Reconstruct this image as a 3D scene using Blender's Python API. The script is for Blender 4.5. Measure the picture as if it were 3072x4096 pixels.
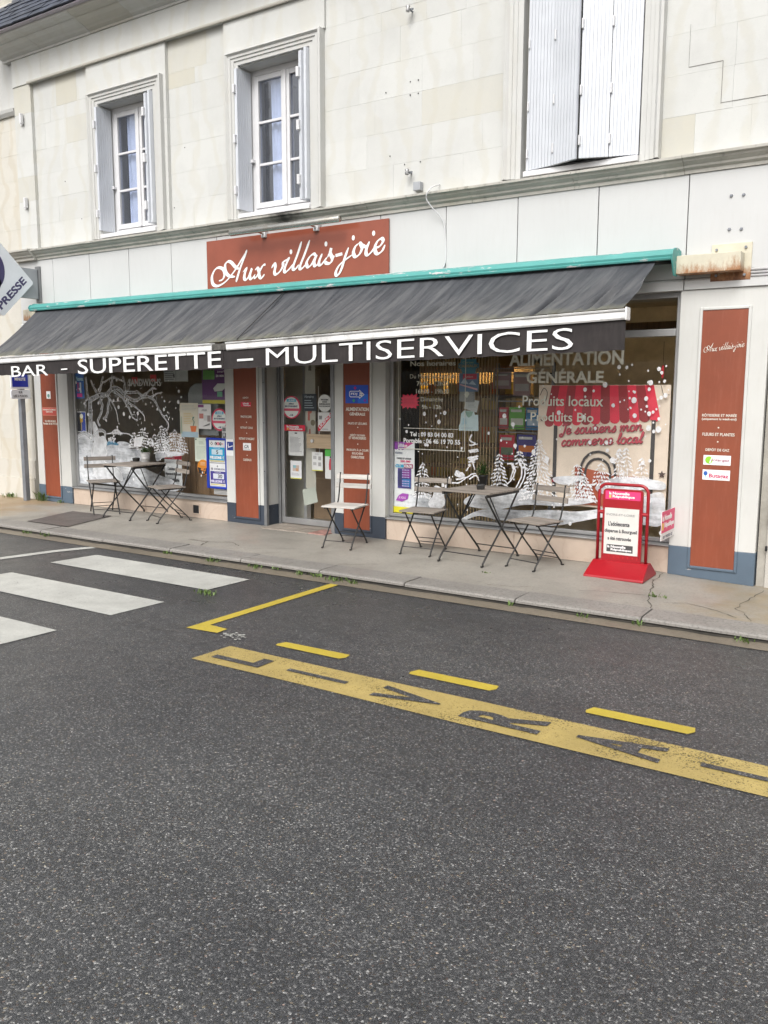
import bpy, bmesh, math, random
from mathutils import Vector, Matrix
random.seed(7)
R = math.radians
for o in list(bpy.data.objects):
    bpy.data.objects.remove(o)
scene = bpy.context.scene
col = scene.collection
# ------------------------------------------------------------------ camera
cam_d = bpy.data.cameras.new('camera'); cam = bpy.data.objects.new('camera', cam_d); col.objects.link(cam)
yaw, pitch, roll = R(33.405), R(7.952), R(0.132)
fw = Vector((-math.sin(yaw)*math.cos(pitch), math.cos(yaw)*math.cos(pitch), -math.sin(pitch)))
rt = Vector((math.cos(yaw), math.sin(yaw), 0)); up = rt.cross(fw)
r2 = math.cos(roll)*rt + math.sin(roll)*up; u2 = -math.sin(roll)*rt + math.cos(roll)*up
cam.matrix_world = Matrix(((r2.x, u2.x, -fw.x, 0), (r2.y, u2.y, -fw.y, -7.42), (r2.z, u2.z, -fw.z, 1.6), (0, 0, 0, 1)))
cam_d.sensor_fit = 'VERTICAL'; cam_d.sensor_height = 36; cam_d.lens = 36*3442.5/4096
cam_d.clip_start = 0.05; cam_d.clip_end = 2000
scene.camera = cam
# ------------------------------------------------------------------ overcast sky and soft sun
world = bpy.data.worlds.new('World'); scene.world = world; world.use_nodes = True
nt = world.node_tree; nt.nodes.clear()
sky = nt.nodes.new('ShaderNodeTexSky'); sky.sky_type = 'NISHITA'; sky.sun_disc = False
SUN_EL, SUN_AZ = R(46), R(168)
sky.sun_elevation = SUN_EL; sky.sun_rotation = SUN_AZ
sky.air_density = 1.0; sky.dust_density = 6.0; sky.ozone_density = 1.0
hs = nt.nodes.new('ShaderNodeHueSaturation'); hs.inputs['Saturation'].default_value = 0.22
bg = nt.nodes.new('ShaderNodeBackground'); bg.inputs['Strength'].default_value = 0.15
wo = nt.nodes.new('ShaderNodeOutputWorld')
nt.links.new(sky.outputs[0], hs.inputs['Color']); nt.links.new(hs.outputs[0], bg.inputs[0]); nt.links.new(bg.outputs[0], wo.inputs[0])
sd = bpy.data.lights.new('sun', 'SUN'); sd.energy = 0.7; sd.angle = R(28); sd.color = (1, 0.985, 0.965)
sun = bpy.data.objects.new('sun', sd); col.objects.link(sun)
# direction to the sun: azimuth measured clockwise from +Y
sv = Vector((math.sin(SUN_AZ)*math.cos(SUN_EL), math.cos(SUN_AZ)*math.cos(SUN_EL), math.sin(SUN_EL)))
sun.rotation_euler = (-sv).to_track_quat('-Z', 'Y').to_euler(); sun.location = (0, -20, 30)
vs = scene.view_settings; vs.view_transform = 'Standard'; vs.look = 'None'; vs.gamma = 1; vs.exposure = 0.53
vs.use_curve_mapping = False
cy = scene.cycles; cy.use_denoising = True; cy.denoising_input_passes = 'RGB_ALBEDO_NORMAL'; cy.denoising_prefilter = 'ACCURATE'; cy.max_bounces = 7; cy.transparent_max_bounces = 24
cy.diffuse_bounces = 4; cy.glossy_bounces = 3; cy.sample_clamp_indirect = 6; cy.caustics_reflective = False; cy.caustics_refractive = False

# ------------------------------------------------------------------ material helpers
def srgb(r, g, b):
    f = lambda c: (c/255/12.92) if c/255 <= .04045 else ((c/255+.055)/1.055)**2.4
    return (f(r), f(g), f(b))
MATS = {}
class NT:
    def __init__(s, name):
        s.m = bpy.data.materials.new(name); s.m.use_nodes = True; s.t = s.m.node_tree
        s.b = s.t.nodes['Principled BSDF']; s.o = s.t.nodes['Material Output']; MATS[name] = s.m
    def n(s, t, **k):
        x = s.t.nodes.new('ShaderNode'+t)
        for a, v in k.items():
            if a[0] == '_': x.inputs[a[1:].replace('_', ' ')].default_value = v
            else: setattr(x, a, v)
        return x
    def l(s, a, b): s.t.links.new(a, b)
    def coords(s, kind='Object', scale=(1, 1, 1), rot=(0, 0, 0)):
        c = s.n('TexCoord'); m = s.n('Mapping'); m.inputs['Scale'].default_value = scale; m.inputs['Rotation'].default_value = rot
        s.l(c.outputs[kind], m.inputs[0]); return m.outputs[0]
    def pos(s, scale=(1, 1, 1)):
        c = s.n('NewGeometry'); m = s.n('Mapping'); m.inputs['Scale'].default_value = scale
        s.l(c.outputs['Position'], m.inputs[0]); return m.outputs[0]
    def noise(s, vec, scale, detail=4, rough=.55):
        x = s.n('TexNoise', _Scale=scale, _Detail=detail, _Roughness=rough); s.l(vec, x.inputs['Vector']); return x.outputs['Fac']
    def ramp(s, fac, stops, interp='LINEAR'):
        x = s.n('ValToRGB'); x.color_ramp.interpolation = interp
        e = x.color_ramp.elements
        while len(e) < len(stops): e.new(.5)
        for i, (p, c) in enumerate(stops):
            e[i].position = p; e[i].color = (*c, 1) if len(c) == 3 else c
        s.l(fac, x.inputs[0]); return x.outputs[0]
    def mix(s, fac, a, b, mode='MIX'):
        x = s.n('MixRGB', blend_type=mode)
        for i, v in ((0, fac), (1, a), (2, b)):
            if hasattr(v, 'links'): s.l(v, x.inputs[i])
            else: x.inputs[i].default_value = v if i == 0 else (*v, 1)
        return x.outputs[0]
    def math(s, op, a, b=0.):
        x = s.n('Math', operation=op)
        for i, v in ((0, a), (1, b)):
            if hasattr(v, 'links'): s.l(v, x.inputs[i])
            else: x.inputs[i].default_value = v
        return x.outputs[0]
    def bump(s, h, strength=.3, dist=.01):
        x = s.n('Bump', _Strength=strength, _Distance=dist); s.l(h, x.inputs['Height']); s.l(x.outputs[0], s.b.inputs['Normal'])
    def base(s, v):
        if hasattr(v, 'links'): s.l(v, s.b.inputs['Base Color'])
        else: s.b.inputs['Base Color'].default_value = (*v, 1)
    def rough(s, v):
        if hasattr(v, 'links'): s.l(v, s.b.inputs['Roughness'])
        else: s.b.inputs['Roughness'].default_value = v
    def alpha(s, fac):      # fac 1 = opaque
        s.l(fac, s.b.inputs['Alpha'])

def darker(c, k): return tuple(x*k for x in c)
def plain(name, c, rough=.5, var=.18, scale=6., bump=0., metal=0., dirt=0., dirtcol=(.05, .045, .035), bscale=60., streak=False):
    """colour with soft large-scale tone changes, optional vertical dirt streaks and fine relief"""
    if name in MATS: return MATS[name]
    t = NT(name); v = t.pos()
    f = t.noise(v, scale, 5, .6)
    c2 = t.ramp(f, [(.3, darker(c, 1-var)), (.7, tuple(min(.9, x*(1+var*.5)) for x in c))])
    if dirt:
        d = t.noise(t.pos((9, 9, 1.1) if streak else (1, 1, 1)), 3.5 if streak else 5, 6, .7)
        m = t.ramp(d, [(.5, (0, 0, 0)), (.78, (dirt,)*3)])
        c2 = t.mix(m, c2, dirtcol)
    t.base(c2); t.b.inputs['Metallic'].default_value = metal
    t.rough(t.math('MULTIPLY_ADD', f, .15)) if False else t.rough(rough)
    if bump: t.bump(t.noise(v, bscale, 4, .6), bump, .004)
    return t.m
def ink(c, rough=.55):
    c = tuple(min(.84, x*1.28) for x in c)
    key = 'ink_%d_%d_%d' % tuple(int(x*255) for x in c)
    return plain(key, c, rough, .08, 9)

# ------------------------------------------------------------------ materials
def m_asphalt():
    t = NT('asphalt'); v = t.pos()
    w = t.n('TexNoise', _Scale=60, _Detail=2); t.l(v, w.inputs['Vector'])
    vv = t.n('VectorMath', operation='MULTIPLY_ADD'); t.l(w.outputs['Color'], vv.inputs[0]); vv.inputs[1].default_value = (.005,)*3; t.l(v, vv.inputs[2])
    vo = t.n('TexVoronoi', _Scale=165, _Randomness=1.0); t.l(vv.outputs[0], vo.inputs['Vector'])
    ve = t.n('TexVoronoi', _Scale=165, _Randomness=1.0, feature='DISTANCE_TO_EDGE'); t.l(vv.outputs[0], ve.inputs['Vector'])
    sp = t.n('SeparateColor'); t.l(vo.outputs['Color'], sp.inputs[0])
    stone = t.ramp(sp.outputs[0], [(0, (.031, .033, .035)), (.45, (.052, .054, .057)), (.75, (.084, .085, .087)), (.91, (.145, .145, .143)), (.98, (.25, .247, .238)), (1, (.40, .395, .38))])
    hue = t.ramp(sp.outputs[1], [(0, (1, 1, 1)), (.9, (1, 1, 1)), (.95, (1.2, 1.08, .78)), (1, (1.25, .88, .75))])
    stone = t.mix(1., stone, hue, 'MULTIPLY')
    gap = t.ramp(ve.outputs['Distance'], [(.0, (.5,)*3), (.16, (1,)*3)])
    c = t.mix(1., stone, gap, 'MULTIPLY')
    big = t.ramp(t.noise(v, .5, 5, .6), [(.3, (.80, .81, .84)), (.7, (1.16, 1.15, 1.13))])
    c = t.mix(1., c, big, 'MULTIPLY')
    med = t.ramp(t.noise(v, 5, 6, .75), [(.3, (.84,)*3), (.7, (1.14,)*3)])
    c = t.mix(1., c, med, 'MULTIPLY')
    lane = t.noise(t.pos((.12, 1.1, 1)), 1.0, 3, .5)          # tyre-polished lanes run along the street
    c = t.mix(1., c, t.ramp(lane, [(.38, (.86, .86, .87)), (.62, (1.12, 1.12, 1.11))]), 'MULTIPLY')
    spot = t.ramp(t.noise(v, 2.6, 4, .6), [(.70, (0,)*3), (.76, (.45,)*3)])  # oil drips
    c = t.mix(spot, c, (.03, .03, .032))
    t.base(c)
    t.rough(t.ramp(t.math('ADD', t.math('MULTIPLY', lane, .6), t.math('MULTIPLY', t.noise(v, 3, 4, .6), .4)), [(.35, (.24,)*3), (.65, (.50,)*3)]))
    t.b.inputs['Specular IOR Level'].default_value = .65
    h = t.math('ADD', t.ramp(ve.outputs['Distance'], [(0, (0, 0, 0)), (.3, (1, 1, 1))]), t.math('MULTIPLY', sp.outputs[2], .8))
    t.bump(h, .5, .003)
    return t.m
def m_paint(name, c, wear=.35, fine=90., thr=.5, dirt=.15):
    t = NT(name); v = t.pos()
    f = t.noise(v, fine, 3, .7); g = t.noise(v, 3.2, 5, .65)
    s = t.math('ADD', t.math('MULTIPLY', f, .65), t.math('MULTIPLY', g, .45))
    a = t.ramp(s, [(max(0, thr-.05), (0, 0, 0)), (thr+.03, (1, 1, 1))]); t.alpha(a)
    c2 = t.ramp(t.noise(v, 2.3, 6, .7), [(.3, darker(c, 1-dirt*2)), (.65, c)])
    c2 = t.mix(t.ramp(f, [(.3, (.35,)*3), (.55, (0,)*3)]), c2, darker(c, .5))
    t.base(c2); t.rough(.5); t.bump(f, .3, .003)
    return t.m
def m_concrete(name, c, stain=None, speck=.5):
    t = NT(name); v = t.pos()
    f = t.noise(v, 1.3, 7, .65)
    c2 = t.ramp(f, [(.25, darker(c, .72)), (.5, c), (.75, darker(c, 1.18))])
    n2 = t.noise(v, 55, 3, .7)
    c2 = t.mix(t.ramp(n2, [(.35, (speck,)*3), (.52, (0,)*3)]), c2, darker(c, .55))
    n3 = t.noise(v, 160, 2, .6)
    c2 = t.mix(t.ramp(n3, [(.6, (0,)*3), (.72, (speck*.8,)*3)]), c2, darker(c, 1.45))
    dk = t.ramp(t.noise(v, 4.5, 6, .75), [(.58, (0,)*3), (.75, (.45,)*3)])
    c2 = t.mix(dk, c2, darker(c, .5))
    if stain:
        for (x, w, sc) in stain:
            gx = t.n('SeparateXYZ'); t.l(v, gx.inputs[0])
            d = t.math('ABSOLUTE', t.math('SUBTRACT', gx.outputs[0], x))
            d = t.math('SUBTRACT', w, d)
            d = t.math('ADD', d, t.math('MULTIPLY', t.math('SUBTRACT', t.noise(v, 1.6, 6, .7), .5), 3.0))
            c2 = t.mix(t.ramp(d, [(0, (0,)*3), (.8, (.75,)*3)]), c2, sc)
    t.base(c2)
    t.rough(t.ramp(t.noise(v, 2.1, 4), [(.35, (.35,)*3), (.65, (.7,)*3)]))
    t.bump(n2, .25, .004)
    return t.m
def m_stone(name, c, warm, amt=1.):
    t = NT(name); v = t.pos()
    oi = t.n('ObjectInfo')
    c0 = t.ramp(oi.outputs['Random'], [(0, darker(c, .96)), (.3, c), (.72, darker(c, 1.03)), (.88, c), (1, warm)])
    veins = t.n('TexWave', wave_type='BANDS', _Scale=1.1, _Distortion=9, _Detail=5); veins.inputs['Detail Scale'].default_value = 1.3; t.l(v, veins.inputs['Vector'])
    c0 = t.mix(t.ramp(veins.outputs['Fac'], [(.62, (0,)*3), (.95, (.28*amt,)*3)]), c0, warm)
    c0 = t.mix(t.ramp(t.noise(v, 1.7, 7, .7), [(.45, (0,)*3), (.75, (.5*amt,)*3)]), c0, darker(c, .82))
    c0 = t.mix(t.ramp(t.noise(v, 45, 4, .7), [(.62, (0,)*3), (.75, (.35,)*3)]), c0, darker(c, .7))
    t.base(c0); t.rough(.85); t.b.inputs['Specular IOR Level'].default_value = .25
    t.bump(t.math('ADD', t.noise(v, 28, 6, .65), t.noise(v, 160, 3)), .22, .006)
    return t.m
def m_moulding(name, c):
    """weathered limestone moulding with black rain streaks"""
    t = NT(name); v = t.pos()
    c0 = t.ramp(t.noise(v, 2.2, 6, .7), [(.3, darker(c, .75)), (.6, c), (.8, darker(c, 1.1))])
    st = t.noise(t.pos((5, 5, 1.2)), 2.2, 7, .75)
    c0 = t.mix(t.ramp(st, [(.54, (0,)*3), (.76, (.7,)*3)]), c0, (.12, .115, .10))
    gr = t.noise(v, .9, 3)
    c0 = t.mix(t.ramp(gr, [(.55, (0,)*3), (.75, (.35,)*3)]), c0, (.22, .19, .08))
    gx = t.n('SeparateXYZ'); t.l(v, gx.inputs[0])          # soot mark above the lamp
    dd = t.math('SUBTRACT', .34, t.math('ABSOLUTE', t.math('SUBTRACT', gx.outputs[0], -6.12)))
    dd = t.math('ADD', dd, t.math('MULTIPLY', t.math('SUBTRACT', t.noise(v, 5, 5, .7), .5), .5))
    c0 = t.mix(t.ramp(dd, [(.05, (0,)*3), (.3, (.92,)*3)]), c0, (.02, .018, .016))
    t.base(c0); t.rough(.9); t.bump(t.noise(v, 60, 5, .7), .35, .006)
    return t.m
def m_glass(name, tint=(.93, .95, .94), r0=.045):
    t = NT(name); t.t.nodes.remove(t.b)
    tr = t.n('BsdfTransparent'); tr.inputs[0].default_value = (*tint, 1)
    gl = t.n('BsdfGlossy'); gl.inputs['Roughness'].default_value = .015
    ge = t.n('NewGeometry'); d = t.n('VectorMath', operation='DOT_PRODUCT')
    w = t.noise(t.pos(), 1.2, 2); bp = t.n('Bump', _Strength=.03, _Distance=.02); t.l(w, bp.inputs['Height']); t.l(bp.outputs[0], gl.inputs['Normal'])
    t.l(ge.outputs['Normal'], d.inputs[0]); t.l(ge.outputs['Incoming'], d.inputs[1])
    c = t.math('SUBTRACT', 1., t.math('ABSOLUTE', d.outputs['Value']))
    f = t.math('ADD', t.math('MULTIPLY', t.math('POWER', c, 5.), 1-r0), r0)
    mx = t.n('MixShader'); t.l(f, mx.inputs[0]); t.l(tr.outputs[0], mx.inputs[1]); t.l(gl.outputs[0], mx.inputs[2])
    t.l(mx.outputs[0], t.o.inputs['Surface'])
    return t.m
def m_glasspaint(name, c, lo=.45, hi=.95, scale=5., seed=0.):
    """brushed white window paint: patchy cover on the pane"""
    t = NT(name); v = t.pos((1, 1, 1))
    n = t.noise(v, scale, 6, .7)
    a = t.ramp(n, [(.32, (lo,)*3), (.62, (hi,)*3)]); t.alpha(a)
    t.base(t.ramp(t.noise(v, scale*2, 4), [(.3, darker(c, .8)), (.7, c)])); t.rough(.8)
    return t.m
def m_wood(name, c, scale=1., axis=0, var=.45):
    t = NT(name); sc = [14*scale]*3; sc[axis] = 1.2*scale
    v = t.coords('Object', tuple(sc)); oi = t.n('ObjectInfo')
    f = t.noise(v, 3, 7, .65)
    c0 = t.ramp(f, [(.28, darker(c, 1-var)), (.5, c), (.75, darker(c, 1.25))])
    k = t.ramp(oi.outputs['Random'], [(0, (.78,)*3), (1, (1.12,)*3)])
    t.base(t.mix(1., c0, k, 'MULTIPLY')); t.rough(.6); t.bump(f, .25, .003)
    return t.m
def m_awning():
    t = NT('awning_cloth'); v = t.pos((1, 1, 1))
    c = (.072, .074, .082)
    g0 = t.n('SeparateXYZ'); t.l(v, g0.inputs[0]); cb = t.n('CombineXYZ')
    t.l(t.math('MULTIPLY', t.math('SUBTRACT', g0.outputs[0], t.math('MULTIPLY', g0.outputs[1], .22)), 7.), cb.inputs[0]); t.l(t.math('MULTIPLY', g0.outputs[1], .7), cb.inputs[1])
    st = t.noise(cb.outputs[0], 2.3, 6, .65)
    c0 = t.ramp(st, [(.32, (.026, .028, .034)), (.5, (.050, .053, .061)), (.72, (.090, .093, .100))])
    c0 = t.mix(t.ramp(t.noise(v, 2.2, 6, .7), [(.45, (0,)*3), (.8, (.3,)*3)]), c0, (.13, .13, .13))
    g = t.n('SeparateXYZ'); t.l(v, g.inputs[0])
    front_tone = t.math('MULTIPLY', t.math('SUBTRACT', -.25, g.outputs[1]), 1.25)     # the cloth turns paler towards the front
    c0 = t.mix(t.math('MULTIPLY', front_tone, t.ramp(st, [(.4, (.05,)*3), (.7, (.6,)*3)])), c0, (.17, .165, .15))
    edge = t.math('MULTIPLY', t.math('SUBTRACT', -.80, g.outputs[1]), 3.2)    # lichen collects above the front bar
    edge = t.math('MULTIPLY', edge, t.noise(v, 6, 6, .75))
    c0 = t.mix(t.ramp(edge, [(.12, (0,)*3), (.55, (.75,)*3)]), c0, (.20, .195, .11))
    t.base(c0); t.rough(.62); t.bump(st, .3, .02)
    return t.m
def m_rusty():
    t = NT('rusty_cream_steel'); v = t.pos()
    c = (.62, .58, .46)
    n = t.noise(t.pos((6, 6, 2.2)), 2.6, 8, .75)
    c0 = t.ramp(t.noise(v, 9, 5), [(.3, darker(c, .85)), (.7, c)])
    g = t.n('SeparateXYZ'); t.l(v, g.inputs[0])
    low = t.math('MULTIPLY', t.math('SUBTRACT', 2.66, g.outputs[2]), 2.6)
    f = t.math('ADD', n, low)
    c0 = t.mix(t.ramp(f, [(.60, (0,)*3), (.80, (.9,)*3)]), c0, (.30, .12, .035))
    c0 = t.mix(t.ramp(f, [(.85, (0,)*3), (1.0, (.8,)*3)]), c0, (.10, .035, .015))
    t.base(c0); t.rough(.7); t.bump(n, .3, .004)
    return t.m
def m_chipped(name, c, under, thr=.62, scale=7., bottom=None):
    t = NT(name); v = t.pos()
    n = t.noise(t.pos((.6, 2, 2)), scale, 7, .7)
    c0 = t.ramp(t.noise(v, 4, 5), [(.3, darker(c, .82)), (.7, c)])
    f = t.ramp(n, [(thr, (0,)*3), (thr+.02, (1,)*3)])
    t.base(t.mix(f, c0, under)); t.rough(.5)
    return t.m
def m_marble():
    t = NT('pink_marble'); v = t.pos()
    w = t.n('TexWave', _Scale=1.6, _Distortion=14, _Detail=6); w.inputs['Detail Scale'].default_value = 1.6; t.l(v, w.inputs['Vector'])
    c0 = t.ramp(t.noise(v, 3, 6, .65), [(.3, (.50, .40, .32)), (.6, (.57, .465, .38)), (.8, (.62, .53, .45))])
    c0 = t.mix(t.ramp(w.outputs['Fac'], [(.88, (0,)*3), (.99, (.22,)*3)]), c0, (.42, .30, .22))
    sp = t.ramp(t.noise(v, 40, 3, .7), [(.66, (0,)*3), (.72, (.6,)*3)])
    t.base(t.mix(sp, c0, (.25, .2, .16))); t.rough(.35)
    return t.m
ASPHALT = m_asphalt()
WHITE_ROAD = m_paint('white_road_paint', (.53, .53, .49), thr=.405, dirt=.16)
WORN_ROAD = m_paint('worn_white_road_paint', (.60, .60, .56), thr=.55)
YELLOW_NEW = m_paint('yellow_tape', (.52, .40, .05), thr=.30, dirt=.12)
YELLOW_OLD = m_paint('worn_yellow_paint', (.44, .335, .115), thr=.465, fine=120)
PAVE = m_concrete('pavement_concrete', (.30, .28, .245), stain=[(-11.2, 1.6, (.30, .20, .10)), (-.9, .75, (.25, .19, .10))])
KERB = m_concrete('kerb_concrete', (.25, .235, .215), speck=.8)
GUTTER = m_concrete('gutter_concrete', (.17, .145, .11))
STONE = m_stone('tuffeau_stone', (.55, .555, .535), (.50, .48, .405), 1.1)
STONE2 = m_stone('old_tuffeau_stone', (.56, .54, .485), (.46, .40, .29), 1.2)
MOULD = m_moulding('weathered_moulding', (.50, .485, .44))
ARCHI = m_stone('architrave_stone', (.52, .522, .505), (.46, .44, .38), .7)
GLASS = m_glass('window_glass', (.99, .995, .99), .014)
GLASS_UP = m_glass('upper_window_glass', (.88, .91, .98), .15)
WPAINT = m_glasspaint('window_paint', (.85, .86, .88), .72, 1., 16)
def m_snow():
    t = NT('window_snow_paint'); n = t.noise(t.pos((2.2, 1, 11)), 2.6, 6, .7); n2 = t.noise(t.pos(), 3, 5, .7)
    t.alpha(t.ramp(t.math('ADD', t.math('MULTIPLY', n, .5), t.math('MULTIPLY', n2, .5)), [(.36, (.35,)*3), (.58, (.97,)*3)]))
    t.base(t.ramp(n2, [(.3, (.44, .47, .51)), (.66, (.80, .82, .84))])); t.rough(.8); return t.m
WSNOW = m_snow()
WFIG = m_glasspaint('window_figure_paint', (.84, .86, .88), .55, .96, 4.5)
WDOT = m_glasspaint('window_dot_paint', (.88, .88, .89), .95, 1., 30)
WFIR = m_glasspaint('window_fir_paint', (.88, .88, .89), .95, 1., 18)
PANEL_W = plain('white_panel', (.545, .55, .545), .3, .05, 1.2, dirt=.10, streak=True, dirtcol=(.35, .33, .28))
PIL_W = plain('pilaster_white', (.58, .58, .555), .35, .08, 1.6, dirt=.15, streak=True, dirtcol=(.35, .32, .26))
BLUE_P = m_chipped('blue_plinth_paint', (.095, .135, .18), (.36, .36, .36), .64, 8)
BLUE_DK = m_chipped('dark_plinth_paint', (.042, .054, .075), (.34, .35, .36), .635, 9)  # darker blue for the plinths either side of the door
RED_P = plain('brick_red_panel', (.235, .056, .024), .48, .16, 2.2, dirt=.3, streak=True, dirtcol=(.34, .13, .085))
RED_SIGN = plain('brick_red_sign', (.27, .075, .045), .20, .12, 2.5)
MARBLE = m_marble()
ALU = plain('aluminium', (.40, .40, .40), .4, .15, 5, metal=.6)
ALU_D = plain('dull_aluminium', (.24, .245, .25), .45, .2, 5, metal=.4)
PVC = plain('white_window_paint', (.64, .64, .65), .35, .06, 5, dirt=.1, streak=True, dirtcol=(.4, .4, .38))
SHUT = plain('shutter_paint', (.59, .615, .655), .45, .08, 3, dirt=.12, streak=True, dirtcol=(.45, .45, .42))
TEAL = m_chipped('chipped_teal', (.085, .34, .315), (.50, .48, .48), .575, 6)
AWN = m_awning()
VAL = plain('valance_cloth', (.024, .019, .019), .8, .5, 5, dirt=.35, streak=True, dirtcol=(.06, .05, .046))
BAR_W = plain('awning_bar_paint', (.78, .78, .77), .35, .08, 4, dirt=.75, dirtcol=(.16, .15, .13))
RUST = m_rusty()
LETW = plain('white_lettering', (.80, .80, .79), .5, .05, 9)
CREAM = plain('cream_lettering', (.74, .72, .64), .5, .05, 9)
GLET = plain('vinyl_glass_lettering', (.68, .67, .58), .6, .1, 9)
BLACK = plain('black_metal', (.018, .017, .016), .45, .3, 20, bump=.1)
DARK = plain('dark_void', (.015, .015, .016), .8, .2)
SLAT = m_wood('bistro_slat_wood', (.255, .222, .19), 1, 0)
SLAT_W = m_wood('pale_painted_slat', (.50, .475, .44), 1, 0, .3)
BROWN = m_wood('brown_plank', (.30, .19, .105), .6, 2)
STAND = plain('red_stand_paint', (.33, .010, .017), .32, .12, 5)
LEAFM = plain('herb_leaf', (.075, .14, .025), .6, .5, 40)
LEAFD = plain('dark_herb_leaf', (.045, .10, .02), .6, .5, 40)
WEED = plain('weed_leaf', (.10, .16, .035), .6, .5, 40)
ZINC = plain('white_zinc_pot', (.55, .55, .54), .4, .1, 20, metal=.2)
SLATE = plain('roof_slate', (.05, .058, .078), .4, .5, 5, dirt=.35, dirtcol=(.2, .22, .27), bump=.3)
GREYM = plain('grey_sign_metal', (.32, .335, .355), .45, .1, 5)
GALV = plain('galvanised_post', (.23, .245, .27), .45, .2, 8, metal=.3)
SIGNW = plain('sign_white', (.74, .76, .80), .35, .06, 3)
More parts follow.
